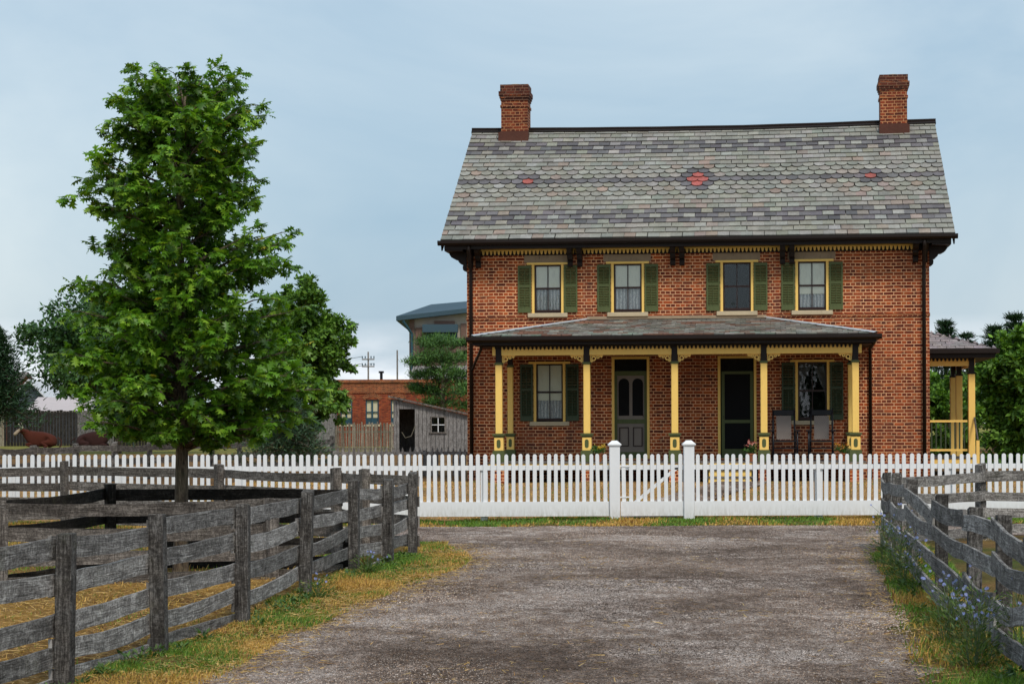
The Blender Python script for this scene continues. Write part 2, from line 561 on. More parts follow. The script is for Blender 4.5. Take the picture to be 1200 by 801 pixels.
rp.color_ramp.elements[0].color = (2.25, 3.4, 4.5, 1)
rp.color_ramp.elements[1].position = 0.68
rp.color_ramp.elements[1].color = (4.5, 5.25, 5.75, 1)
# low cumulus near the horizon
mp2 = nt.nodes.new('ShaderNodeMapping')
mp2.inputs['Scale'].default_value = (5, 5, 13)
mp2.inputs['Location'].default_value = (0.35, 0.0, 0.1)
n2 = nt.nodes.new('ShaderNodeTexNoise')
n2.inputs['Scale'].default_value = 1.6
n2.inputs['Detail'].default_value = 7
n2.inputs['Roughness'].default_value = 0.55
r2 = nt.nodes.new('ShaderNodeValToRGB')
r2.color_ramp.elements[0].position = 0.37
r2.color_ramp.elements[0].color = (0, 0, 0, 1)
r2.color_ramp.elements[1].position = 0.54
r2.color_ramp.elements[1].color = (1, 1, 1, 1)
sp = nt.nodes.new('ShaderNodeSeparateXYZ')
hr = nt.nodes.new('ShaderNodeMapRange')
hr.inputs['From Min'].default_value = 0.050
hr.inputs['From Max'].default_value = 0.022
mm = nt.nodes.new('ShaderNodeMath')
mm.operation = 'MULTIPLY'
mixs = nt.nodes.new('ShaderNodeMix')
mixs.data_type = 'RGBA'
mixs.inputs[0].default_value = 0.82
mixc = nt.nodes.new('ShaderNodeMix')
mixc.data_type = 'RGBA'
mixc.inputs[7].default_value = (7.0, 7.2, 7.5, 1)
lk = nt.links.new
lk(tc.outputs['Generated'], mp.inputs[0])
lk(mp.outputs[0], n1.inputs['Vector'])
lk(n1.outputs['Fac'], rp.inputs[0])
lk(sky.outputs[0], mixs.inputs[6])
lk(rp.outputs[0], mixs.inputs[7])
lk(tc.outputs['Generated'], mp2.inputs[0])
lk(mp2.outputs[0], n2.inputs['Vector'])
lk(n2.outputs['Fac'], r2.inputs[0])
lk(tc.outputs['Generated'], sp.inputs[0])
lk(sp.outputs[2], hr.inputs['Value'])
lk(r2.outputs[0], mm.inputs[0])
lk(hr.outputs[0], mm.inputs[1])
lk(mm.outputs[0], mixc.inputs[0])
lk(mixs.outputs[2], mixc.inputs[6])
lk(mixc.outputs[2], bg.inputs['Color'])
bg.inputs['Strength'].default_value = 0.10
lk(bg.outputs[0], wo.inputs['Surface'])

sl = bpy.data.lights.new('sun', 'SUN')
sl.energy = 1.5
sl.angle = R(12)
sl.color = (1.0, 0.93, 0.84)
so = bpy.data.objects.new('sun', sl)
COL.objects.link(so)
d = Vector((math.sin(R(SUN_AZ)) * math.cos(R(SUN_EL)), math.cos(R(SUN_AZ)) * math.cos(R(SUN_EL)), math.sin(R(SUN_EL))))
so.rotation_euler = d.to_track_quat('Z', 'Y').to_euler()
so.location = (-10, -10, 30)

cam = bpy.data.cameras.new('camera')
co = bpy.data.objects.new('camera', cam)
COL.objects.link(co)
co.matrix_world = Matrix.Translation((0, 0, CZ)) @ Matrix.Rotation(R(90), 4, 'X') @ Matrix.Rotation(-0.004, 4, 'Z')
cam.lens = 75
cam.sensor_width = 36
cam.shift_y = 96.5 / 1200
cam.clip_end = 5000
SC.camera = co
SC.view_settings.view_transform = 'Standard'
SC.view_settings.look = 'None'
SC.view_settings.gamma = 1
SC.view_settings.exposure = 0.60
SC.render.engine = 'CYCLES'


def at(px, py, D):
    th = 0.004
    dx, dy = px - 600, 497 - py
    rx = (dx * math.cos(th) + dy * math.sin(th)) / 2500
    rz = (-dx * math.sin(th) + dy * math.cos(th)) / 2500
    return rx * D, D, CZ + rz * D


# ------------------------------------------------------------------ ground and drive
DL = [(-10, -3.0), (8, -2.6), (14.46, -2.15), (17.4, -1.95), (20.14, -1.62), (23.5, -1.15), (26.0, -0.72), (27.6, -0.62), (29.2, -0.75), (30.7, -1.05)]
DR = [(-10, 2.0), (8, 2.3), (14.3, 2.78), (18, 3.3), (21.36, 3.84), (25, 4.35), (28.28, 4.80), (30.5, 5.45)]


def interp(tab, y):
    if y <= tab[0][0]:
        return tab[0][1]
    for (a, b), (c, d2) in zip(tab, tab[1:]):
        if y <= c:
            return b + (d2 - b) * (y - a) / (c - a)
    return tab[-1][1]


def axis_list(segs):
    out = []
    for a, b, st in segs:
        x = a
        while x < b - 1e-6:
            out.append(x)
            x += st
    out.append(segs[-1][1])
    return out


def ground_col(x, y):
    n = mnoise.noise(Vector((x * 0.45, y * 0.3, 0)))
    n2 = mnoise.noise(Vector((x * 1.7 + 9, y * 1.1, 4)))
    straw = Vector((0.58, 0.34, 0.10))
    dry = Vector((0.38, 0.22, 0.085))
    green = Vector((0.10, 0.16, 0.03))
    brown = Vector((0.17, 0.095, 0.045))
    if y < 32 and x < -1.2 and x < interp(DL, y) - 0.7:
        c = straw.lerp(brown, min(1, max(0, 0.25 + n * 0.9 + n2 * 0.35)))
        if y > 24.5:
            c = c.lerp(green, min(1, max(0, 0.15 + n2 * 1.1)))
        return c
    if y < 36:
        return dry.lerp(green, min(1, max(0, 0.45 + n * 0.9 + n2 * 0.6)))
    if y < 38.3:
        return dry.lerp(green, min(1, max(0, 0.3 + n2 * 1.2)))
    if y < 47:
        c = Vector((0.56, 0.34, 0.15)).lerp(green, min(1, max(0, -0.2 + n * 0.9 + n2 * 0.5)))
        return c
    if y < 100:
        return dry.lerp(brown, min(1, max(0, 0.5 + n)))
    return Vector((0.30, 0.27, 0.07)).lerp(green, min(1, max(0, 0.3 + n)))


def grid_sheet(name, xs, ys, zf, colf, mat, kind='structure'):
    nx, ny = len(xs), len(ys)
    V = [(x, y, zf(x, y)) for y in ys for x in xs]
    F = [(j * nx + i, j * nx + i + 1, (j + 1) * nx + i + 1, (j + 1) * nx + i) for j in range(ny - 1) for i in range(nx - 1)]
    me = bpy.data.meshes.new(name)
    me.from_pydata(V, [], F)
    if colf:
        a = me.color_attributes.new('col', 'FLOAT_COLOR', 'POINT')
        fl = []
        for (x, y, z) in V:
            c = colf(x, y)
            fl.extend((c[0], c[1], c[2], 1))
        a.data.foreach_set('color', fl)
    me.materials.append(mat)
    me.polygons.foreach_set('use_smooth', [True] * len(F))
    o = bpy.data.objects.new(name, me)
    COL.objects.link(o)
    tag(o, kind=kind)
    return o


xs = axis_list([(-1500, -300, 300), (-300, -60, 40), (-60, -14, 4), (-14, 14, 0.3), (14, 60, 4), (60, 300, 40), (300, 1500, 300)])
ys = axis_list([(-60, 6, 6), (6, 48, 0.3), (48, 120, 4), (120, 400, 40), (400, 2400, 400)])


def gz_bump(x, y):
    if abs(x) > 14 or y < 6 or y > 48:
        return h(x, y)
    # keep flat under the drive
    inside = interp(DL, y) - 0.15 < x < interp(DR, y) + 0.15 and y < 31 or 30.5 < y < 37
    return h(x, y) + (0 if inside else 0.02 * mnoise.noise(Vector((x * 0.9, y * 0.9, 2))) - 0.0)


grid_sheet('ground', xs, ys, gz_bump, ground_col, M['ground'])


def jag(pts, step=0.10, amp=0.13):
    out = []
    for a, b in zip(pts, pts[1:] + pts[:1]):
        L = math.dist(a, b)
        far = min(abs(a[0]), abs(b[0])) > 14 or max(a[1], b[1]) < 9
        n = 1 if far else max(1, int(L / step))
        for i in range(n):
            t = i / n
            x, y = a[0] + (b[0] - a[0]) * t, a[1] + (b[1] - a[1]) * t
            k = amp if n > 1 else 0
            x += k * (mnoise.noise(Vector((x * 1.3, y * 1.3, 0))) * 2.2 + mnoise.noise(Vector((x * 6, y * 6, 5))) * 0.9)
            y += k * (mnoise.noise(Vector((x * 1.3, y * 1.3, 9))) * 2.2 + mnoise.noise(Vector((x * 6, y * 6, 7))) * 0.9)
            out.append((x, y))
    return out


drive = [(x, y) for y, x in DL] + [(-1.6, 31.7), (-2.9, 33.3), (-4.6, 35.3), (-6.3, 36.1), (-6.3, 36.5), (-2, 36.65), (0.5, 36.5), (3.0, 36.7), (6.0, 36.3), (9, 36.4), (30, 36.4), (30, 33.6), (9, 33.4), (7.2, 32.9), (6.2, 31.8)] + [(x, y) for y, x in reversed(DR)]
mb = MB()
jp = jag(drive)
mb.face([(x, y, 0.006) for x, y in jp])
o = mb.build('driveway', M['gravel'])
tag(o, kind='structure')
import bmesh
bm = bmesh.new()
bm.from_mesh(o.data)
bmesh.ops.triangulate(bm, faces=bm.faces, quad_method='BEAUTY', ngon_method='EAR_CLIP')
bmesh.ops.recalc_face_normals(bm, faces=bm.faces)
bm.to_mesh(o.data)
bm.free()
# garden path from the gate to the porch steps
mb = MB()
path = [((1.9, 38.3), (2.95, 38.3)), ((2.1, 39.8), (3.2, 39.8)), ((3.0, 41.3), (4.1, 41.3)), ((3.9, 42.6), (5.0, 42.6)), ((4.2, 43.6), (5.3, 43.6))]
for (a, b), (c, d2) in zip(path, path[1:]):
    n = 6
    for i in range(n):
        t, u = i / n, (i + 1) / n
        p = [(a[0] + (c[0] - a[0]) * t, a[1] + (c[1] - a[1]) * t), (b[0] + (d2[0] - b[0]) * t, b[1] + (d2[1] - b[1]) * t),
             (b[0] + (d2[0] - b[0]) * u, b[1] + (d2[1] - b[1]) * u), (a[0] + (c[0] - a[0]) * u, a[1] + (c[1] - a[1]) * u)]
        mb.face([(x, y, h(x, y) + 0.025) for x, y in p])
tag(mb.build('path', M['gravel'], weld=True), kind='structure')

# ------------------------------------------------------------------ THE HOUSE  (local: x along facade, y into house, z absolute)
house = empty('brick_house', (HOUSE_P[0], HOUSE_P[1], GZ), -YAW,
              'two storey red brick farmhouse with patterned slate roof, green shutters and yellow porch', 'house')
HO = (0, 0, GZ)


def hp(mb_, name, mat, parent=None, **kw):
    return mb_.build(name, mat, parent or house, off=HO if parent is None or parent is house else HO, **kw)


W, DEP = 10.0, 9.5
WTOP = 5.66
UP = [(1.49, 2.08), (3.23, 3.84), (5.60, 6.20), (7.21, 7.81)]
LOW = [(1.52, 2.11), (7.20, 7.82)]
CAS = 0.055
openings = [(a - CAS, b + CAS, 4.18, 5.27) for a, b in UP] + [(a - CAS, b + CAS, 1.80, 3.11) for a, b in LOW] + [(3.18, 4.0, 1.0, 3.21), (5.48, 6.31, 1.0, 3.21)]


def holed_wall(mb_, x0, x1, z0, z1, ops, y=0.0, rev=0.16):
    X = sorted({x0, x1, *[o[0] for o in ops], *[o[1] for o in ops]})
    Z = sorted({z0, z1, *[o[2] for o in ops], *[o[3] for o in ops]})
    for i in range(len(X) - 1):
        for j in range(len(Z) - 1):
            cx, cz = (X[i] + X[i + 1]) / 2, (Z[j] + Z[j + 1]) / 2
            if any(o[0] < cx < o[1] and o[2] < cz < o[3] for o in ops):
                continue
            mb_.face([(X[i], y, Z[j]), (X[i + 1], y, Z[j]), (X[i + 1], y, Z[j + 1]), (X[i], y, Z[j + 1])])
    for a, b, c, d3 in ops:
        mb_.face([(a, y, c), (a, y, d3), (a, y + rev, d3), (a, y + rev, c)])
        mb_.face([(b, y, d3), (b, y, c), (b, y + rev, c), (b, y + rev, d3)])
        mb_.face([(a, y, d3), (b, y, d3), (b, y + rev, d3), (a, y + rev, d3)])
        mb_.face([(b, y, c), (a, y, c), (a, y + rev, c), (b, y + rev, c)])


mb = MB()
holed_wall(mb, 0, W, 0.3, WTOP, openings)
RIDGE_Y, RIDGE_Z = 4.75, 8.83
for x in (0, W):
    pts = [(x, 0, 0.3), (x, DEP, 0.3), (x, DEP, WTOP), (x, RIDGE_Y, RIDGE_Z - 0.12), (x, 0, WTOP)]
    mb.face(pts if x == W else list(reversed(pts)))
mb.face([(W, DEP, 0.3), (0, DEP, 0.3), (0, DEP, WTOP), (W, DEP, WTOP)])
hp(mb, 'wall', M['brick'])
# projecting brick courses: belt course at first floor and dentil course
mb = MB()
mb.box(0.0 - 0.012, W + 0.012, -0.022, -0.001, 4.03, 4.10)
x = 0.0
hp(mb, 'belt_course', M['brick_dark'])
mb = MB()
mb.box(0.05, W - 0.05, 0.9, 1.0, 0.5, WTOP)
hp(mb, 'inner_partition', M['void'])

# ---- roof
EAVE_Y, EAVE_Z = -0.55, 5.74
X0, X1 = -0.50, 10.50
SLOPE = math.hypot(RIDGE_Y - EAVE_Y, RIDGE_Z - EAVE_Z)


def roofpt(x, t, lift, side=1):
    k = t / SLOPE
    ny, nz = -(RIDGE_Z - EAVE_Z) / SLOPE, (RIDGE_Y - EAVE_Y) / SLOPE
    yy = EAVE_Y + (RIDGE_Y - EAVE_Y) * k + ny * lift
    zz = EAVE_Z + (RIDGE_Z - EAVE_Z) * k + nz * lift
    sag = 0.055 * math.sin(math.pi * min(1, max(0, (x - X0) / (X1 - X0)))) * max(0.0, k) ** 1.2
    sag += 0.012 * mnoise.noise(Vector((x * 0.8, t * 0.9, 3)))
    if side < 0:
        yy = 2 * RIDGE_Y - yy
    return (x, yy, zz - sag)


mb = MB()
nseg = 22
for side in (1, -1):
    for i in range(nseg):
        xa, xb = X0 + (X1 - X0) * i / nseg, X0 + (X1 - X0) * (i + 1) / nseg
        for j in range(4):
            ta, tb = SLOPE * j / 4, SLOPE * (j + 1) / 4
            mb.face([roofpt(xa, ta, -0.01, side), roofpt(xb, ta, -0.01, side), roofpt(xb, tb, -0.01, side), roofpt(xa, tb, -0.01, side)])
            mb.face([roofpt(xa, ta, -0.11, side), roofpt(xa, tb, -0.11, side), roofpt(xb, tb, -0.11, side), roofpt(xb, ta, -0.11, side)])
        mb.face([roofpt(xa, 0, -0.11, side), roofpt(xb, 0, -0.11, side), roofpt(xb, 0, -0.01, side), roofpt(xa, 0, -0.01, side)])
    for x in (X0, X1):
        mb.face([roofpt(x, 0, -0.11, side), roofpt(x, 0, -0.01, side), roofpt(x, SLOPE, -0.01, side), roofpt(x, SLOPE, -0.11, side)])
        # rake board
        a, b, c, d3 = roofpt(x, 0, -0.24, side), roofpt(x, SLOPE, -0.24, side), roofpt(x, SLOPE, -0.02, side), roofpt(x, 0, -0.02, side)
        dx = 0.03 if x > 0 else -0.03
        mb.face([a, b, c, d3])
        mb.face([(a[0] - dx, *a[1:]), (d3[0] - dx, *d3[1:]), (c[0] - dx, *c[1:]), (b[0] - dx, *b[1:])])
        mb.face([a, (a[0] - dx, *a[1:]), (b[0] - dx, *b[1:]), b])
roof = hp(mb, 'roof', M['brown'])

ROWS = 25
EXP = SLOPE / ROWS
LIGHTS = [(0.255, 0.245, 0.205), (0.275, 0.265, 0.23), (0.235, 0.23, 0.195), (0.265, 0.245, 0.21), (0.29, 0.28, 0.25), (0.245, 0.23, 0.185)]
PINKS = [(0.27, 0.215, 0.178), (0.265, 0.23, 0.19), (0.285, 0.215, 0.17)]
DARKS = [(0.115, 0.103, 0.105), (0.135, 0.122, 0.124), (0.10, 0.09, 0.092), (0.15, 0.136, 0.136)]
RED = (0.38, 0.095, 0.075)


def jitc(c, a=0.075):
    k = 1 + random.gauss(0, a)
    return tuple(max(0.01, v * k * (1 + random.gauss(0, 0.02))) for v in c)


def slate_color(r, i, xc):
    """r counted from the ridge, 0 top"""
    base = random.choice(LIGHTS) if random.random() > (0.04 + 0.13 * (r / 25.0)) else random.choice(PINKS)
    if r in (3, 19):
        return random.choice(DARKS) if i % 3 != 2 else base
    if r in (4, 20):
        return random.choice(DARKS) if i % 3 != 1 else random.choice(LIGHTS)
    if r in (5, 21):
        return random.choice(DARKS) if i % 3 != 2 else base
    if 9 <= r <= 15:
        for cx, big in ((1.125, False), (5.0, True), (8.875, False)):
            dx_ = abs(xc - cx)
            dr = abs(r - 12)
            if big:
                if (dr == 0 and dx_ < 0.2) or (dr == 1 and dx_ < 0.1):
                    return RED
                if (dr == 1 and dx_ < 0.32) or (dr == 2 and dx_ < 0.2) or (dr == 0 and dx_ < 0.6):
                    return random.choice(DARKS)
            else:
                if dr == 0 and dx_ < 0.1:
                    return RED
                if dr == 1 and dx_ < 0.2:
                    return random.choice(DARKS)
        if r == 12:
            return random.choice(DARKS)
    return base


def add_slates(mb_, pf, x0, x1, rows, exp, wid, colf, scal=(), lift=0.026, left=None, right=None):
    for rr in range(rows):
        r = rows - 1 - rr        # from the top
        t0 = rr * exp
        xl = left(t0) if left else x0
        xr = right(t0) if right else x1
        off = (0.5 if rr % 2 else 0.0) * wid
        i0 = int(math.floor((xl - x0) / wid)) - 1
        i = i0
        while True:
            a = x0 + i * wid + off + random.uniform(-.008, .008)
            b = a + wid - 0.007 + random.uniform(-.004, .003)
            i += 1
            if a >= xr:
                break
            a2, b2 = max(a, xl), min(b, xr)
            if b2 - a2 < 0.04:
                continue
            col = jitc(colf(r, i, (a + b) / 2))
            l0 = lift + random.uniform(-0.003, 0.005)
            dt = random.uniform(-0.006, 0.006)
            tt = t0 + exp * (1.5 if r > 0 else 1.0)
            if left:
                tt_l, tt_r = max(a2, left(tt)), min(b2, right(tt))
                if tt_r - tt_l < 0.01:
                    tt_l = tt_r = (a2 + b2) / 2
            else:
                tt_l, tt_r = a2, b2
            if r in scal and b2 - a2 > wid * 0.8:
                low = []
                for k in range(9):
                    q = k / 8.0
                    dd = 0.42 * exp * (1 - math.sqrt(max(0, 1 - (2 * q - 1) ** 2 * 0.98)))
                    low.append((a2 + (b2 - a2) * q, t0 + dt + dd))
            else:
                low = [(a2, t0 + dt), (b2, t0 + dt)]
            top = [pf(x, t, l0) for x, t in low]
            mb_.face(top + [pf(tt_r, tt, 0.004), pf(tt_l, tt, 0.004)], None, col)
            dk = tuple(v * 0.45 for v in col)  # lower edge coloured darker to paint in the shadow line under each slate row
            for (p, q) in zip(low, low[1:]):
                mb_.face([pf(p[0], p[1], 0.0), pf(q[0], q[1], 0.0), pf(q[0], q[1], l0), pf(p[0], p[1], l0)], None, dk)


mb = MB()
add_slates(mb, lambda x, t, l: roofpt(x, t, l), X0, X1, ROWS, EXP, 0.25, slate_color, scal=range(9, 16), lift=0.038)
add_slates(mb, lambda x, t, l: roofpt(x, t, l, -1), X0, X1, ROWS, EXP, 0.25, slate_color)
hp(mb, 'slates', M['slate'], roof)
mb = MB()
for i in range(nseg):
    xa, xb = X0 + (X1 - X0) * i / nseg - (0.02 if i == 0 else 0), X0 + (X1 - X0) * (i + 1) / nseg + (0.02 if i == nseg - 1 else 0)
    for side in (1, -1):
        mb.face([roofpt(xa, SLOPE - 0.13, 0.05, side), roofpt(xb, SLOPE - 0.13, 0.05, side), roofpt(xb, SLOPE, 0.06, side), roofpt(xa, SLOPE, 0.06, side)])
        mb.face([roofpt(xa, SLOPE - 0.13, 0.0, side), roofpt(xb, SLOPE - 0.13, 0.0, side), roofpt(xb, SLOPE - 0.13, 0.05, side), roofpt(xa, SLOPE - 0.13, 0.05, side)])
    pa, pb = roofpt(xa, SLOPE, 0.06), roofpt(xb, SLOPE, 0.06)
    mb.tube([pa, pb], 0.035, 6)
hp(mb, 'ridge_cap', M['brown'], roof)

# gutter
mb = MB()
prof = [(EAVE_Y - 0.13, 5.735), (EAVE_Y - 0.13, 5.68), (EAVE_Y - 0.09, 5.635), (EAVE_Y + 0.0, 5.635), (EAVE_Y + 0.0, 5.71), (EAVE_Y - 0.1, 5.72)]
mb.prism(prof, 'x', X0 - 0.05, X1 + 0.05)
hp(mb, 'gutter', M['brown'], roof)
mb = MB()
mb.box(-0.42, 10.42, EAVE_Y + 0.01, -0.005, 5.60, 5.632)
mb.box(-0.42, 10.42, EAVE_Y + 0.12, EAVE_Y + 0.02, 5.555, 5.598)
mb.box(-0.02, 10.02, -0.06, -0.004, 5.44, 5.598)
# closed box returns at the gables
for s in (-1, 1):
    xa = -0.42 if s < 0 else 10.02
    mb.box(xa, xa + 0.40, EAVE_Y + 0.05, 0.35, 5.52, 5.598)
    mb.box(xa, xa + 0.40, EAVE_Y + 0.05, -0.1, 5.598, 5.66)
    mb.box(xa, xa + 0.40, -0.35, 0.3, 5.66, 5.76)
hp(mb, 'cornice', M['brown'])
mb = MB()
mb.box(0.2, 9.8, -0.075, -0.062, 5.575, 5.590)
mb.box(-0.40, 10.40, -0.46, -0.445, 5.583, 5.597)
hp(mb, 'cornice_moulding', M['yellow'])


def fringe(mb_, p0, p1, z1, z0, pitch=0.085, th=0.02, flip=False):
    """row of rounded teeth from p0 to p1 (xy), top z1, tip z0"""
    a, b = Vector((*p0, 0)), Vector((*p1, 0))
    L = (b - a).length
    n = int(L / pitch)
    dr = (b - a) / L
    nr = Vector((dr.y, -dr.x, 0)) * th
    pt = L / n
    zb = z1 - (z1 - z0) * 0.22

    def P(u, z, k):
        v = a + dr * u + nr * k
        return (v.x, v.y, z)
    mb_.face([P(0, zb, 1), P(L, zb, 1), P(L, z1, 1), P(0, z1, 1)])
    mb_.face([P(L, zb, 0), P(0, zb, 0), P(0, z1, 0), P(L, z1, 0)])
    for i in range(n):
        u0, u1 = i * pt + 0.011, (i + 1) * pt - 0.011
        um = (u0 + u1) / 2
        w_ = (u1 - u0) / 2
        prof_ = [(u0, zb), (u0 + w_ * 0.30, z0 + (zb - z0) * 0.35), (um - w_ * 0.28, z0), (um + w_ * 0.28, z0), (u1 - w_ * 0.30, z0 + (zb - z0) * 0.35), (u1, zb)]
        mb_.face([P(u, z, 1) for u, z in prof_])
        mb_.face([P(u, z, 0) for u, z in reversed(prof_)])
        for q, r_ in zip(prof_, prof_[1:]):
            mb_.face([P(q[0], q[1], 0), P(r_[0], r_[1], 0), P(r_[0], r_[1], 1), P(q[0], q[1], 1)])


mb = MB()
fringe(mb, (0.25, -0.075), (9.75, -0.075), 5.565, 5.455)
hp(mb, 'scalloped_fringe', M['yellow'])

# eave brackets
br_prof = [(-0.062, 5.60), (-0.062, 5.20), (-0.10, 5.17), (-0.14, 5.20), (-0.15, 5.27), (-0.13, 5.31), (-0.19, 5.33), (-0.24, 5.38), (-0.25, 5.43), (-0.33, 5.44), (-0.40, 5.48), (-0.44, 5.54), (-0.44, 5.60)]
first = None
for xc in (0.10, 0.27, 2.29, 2.50, 4.52, 4.72, 6.88, 7.08, 9.70, 9.90):
    if first is None:
        mb = MB()
        mb.prism(br_prof, 'x', -0.056, 0.056)
        first = hp(mb, 'eave_bracket', M['brown'])
        first.location.x = xc
    else:
        c = first.copy()
        COL.objects.link(c)
        c.location.x = xc
for s in (-1, 1):
    for yc in (0.0, 0.28):
        mb = MB()
        x_w = 0.0 if s < 0 else 10.0
        pr = [((x_w + s * (-(p[0]) - 0.062)), p[1] - 0.06) for p in br_prof]
        mb.prism(pr, 'y', yc - 0.04, yc + 0.04)
        hp(mb, 'gable_bracket', M['brown'])


# chimneys
def chimney(x0, x1, ztop):
    y0, y1 = 4.43, 5.07
    mb_ = MB()
    mb_.box(x0, x1, y0, y1, 8.2, ztop - 0.55)
    mb_.box(x0 - 0.02, x1 + 0.02, y0 - 0.02, y1 + 0.02, ztop - 0.55, ztop - 0.49)
    mb_.box(x0, x1, y0, y1, ztop - 0.49, ztop - 0.38)
    ch = hp(mb_, 'chimney', M['brick_dark'], roof)
    mb_ = MB()
    for k in range(3):
        e = 0.018 * (k + 1)
        mb_.box(x0 - e, x1 + e, y0 - e, y1 + e, ztop - 0.38 + k * 0.055, ztop - 0.325 + k * 0.055)
    mb_.box(x0 - 0.055, x1 + 0.055, y0 - 0.055, y1 + 0.055, ztop - 0.215, ztop - 0.16)
    mb_.box(x0 - 0.02, x1 + 0.02, y0 - 0.02, y1 + 0.02, ztop - 0.16, ztop)
    hp(mb_, 'chimney_cap', M['brick_soot'], roof)
    mb2 = MB()
    mb2.box(x0 - 0.015, x1 + 0.015, y0 - 0.02, y1 + 0.02, 8.35, 8.78)
    mb2.box(x0 - 0.04, x1 + 0.04, y0 - 0.26, y0 - 0.02, 8.40, 8.725)
    hp(mb2, 'chimney_flashing', M['rust'], roof)
    mb3 = MB()
    n = 12
    cx, cy = (x0 + x1) / 2, (y0 + y1) / 2
    mb3.tube([(cx, cy, ztop), (cx, cy, ztop + 0.04)], [0.17, 0.14], 12)
    hp(mb3, 'chimney_pot', M['stone'], roof)


chimney(0.23, 0.87, 9.90)
chimney(9.22, 9.84, 9.93)


# ---- windows
def window(a, b, z0, z1, style, sill=True, lintel=True):
    par = house
    y = 0.03
    mb_ = MB()     # casing + cap
    mb_.box(a - CAS, a, y - 0.045, 0.14, z0 - 0.02, z1)
    mb_.box(b, b + CAS, y - 0.045, 0.14, z0 - 0.02, z1)
    mb_.box(a - 0.16, b + 0.16, -0.05, 0.12, z1, z1 + 0.045)
    fr = hp(mb_, 'window', M['yellow'], par)
    mb_ = MB()
    t = 0.035
    zm = (z0 + z1) / 2
    mb_.box(a, a + t, 0.04, 0.09, z0, z1)
    mb_.box(b - t, b, 0.04, 0.09, z0, z1)
    mb_.box(a + t, b - t, 0.04, 0.09, z1 - t, z1)
    mb_.box(a + t, b - t, 0.04, 0.09, z0, z0 + 0.05)
    mb_.box(a + t, b - t, 0.042, 0.088, zm - 0.02, zm + 0.02)
    xm = (a + b) / 2
    mb_.box(xm - 0.010, xm + 0.010, 0.044, 0.086, z0 + 0.05, zm - 0.02)
    mb_.box(xm - 0.010, xm + 0.010, 0.044, 0.086, zm + 0.02, z1 - t)
    hp(mb_, 'sash', M['sash'], fr)
    mb_ = MB()
    mb_.box(a + 0.01, b - 0.01, 0.062, 0.066, z0 + 0.01, z1 - 0.01)
    hp(mb_, 'glass_pane', M['glass'], fr)
    if sill:
        mb_ = MB()
        mb_.box(a - 0.14, b + 0.14, -0.07, 0.13, z0 - 0.115, z0 - 0.022)
        hp(mb_, 'sill', M['stone'], fr, bevel=0.008)
    if lintel:
        mb_ = MB()
        mb_.box(a - 0.22, b + 0.20, -0.012, 0.0 + 0.1, z1 + 0.047, z1 + 0.215)
        hp(mb_, 'lintel', M['lintel'], fr)
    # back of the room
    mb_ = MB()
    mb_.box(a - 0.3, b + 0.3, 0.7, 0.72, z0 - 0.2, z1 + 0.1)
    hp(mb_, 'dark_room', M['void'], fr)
    if style in ('shade_lace', 'half'):
        mb_ = MB()
        zz = zm + 0.0 if style == 'shade_lace' else zm - 0.18
        mb_.face([(a, 0.072, zz), (b, 0.072, zz), (b, 0.072, z1), (a, 0.072, z1)])
        hp(mb_, 'roller_shade', M['shade'], fr)
    if style in ('shade_lace', 'half', 'curtain'):
        mb_ = MB()
        n = 40
        top = zm + 0.02 if style != 'half' else zm - 0.15
        for i in range(n):
            xa, xb = a + (b - a) * i / n, a + (b - a) * (i + 1) / n
            ya = 0.10 + 0.012 * math.sin(i * 1.5)
            yb = 0.10 + 0.012 * math.sin((i + 1) * 1.5)
            mb_.face([(xa, ya, z0), (xb, yb, z0), (xb, yb, top), (xa, ya, top)])
        hp(mb_, 'lace_curtain', M['lace'], fr)
    if style == 'tieback':
        mb_ = MB()
        for s in (-1, 1):
            xo = a if s < 0 else b
            for i in range(8):
                k0, k1 = i / 8, (i + 1) / 8
                wa, wb = 0.30 * (1 - k0) ** 1.4 + 0.03, 0.30 * (1 - k1) ** 1.4 + 0.03
                za, zb = z1 - 0.03 - 0.75 * k0, z1 - 0.03 - 0.75 * k1
                mb_.face([(xo, 0.14, zb), (xo - s * wb, 0.15, zb), (xo - s * wa, 0.15, za), (xo, 0.14, za)])
        hp(mb_, 'tied_curtain', M['net'], fr)
    return fr


styles = ['shade_lace', 'shade_lace', 'none', 'half']
for (a, b), st in zip(UP, styles):
    window(a, b, 4.20, 5.235, st)
window(*LOW[0], 1.83, 3.07, 'half', lintel=False)
window(*LOW[1], 1.83, 3.07, 'tieback', lintel=False)


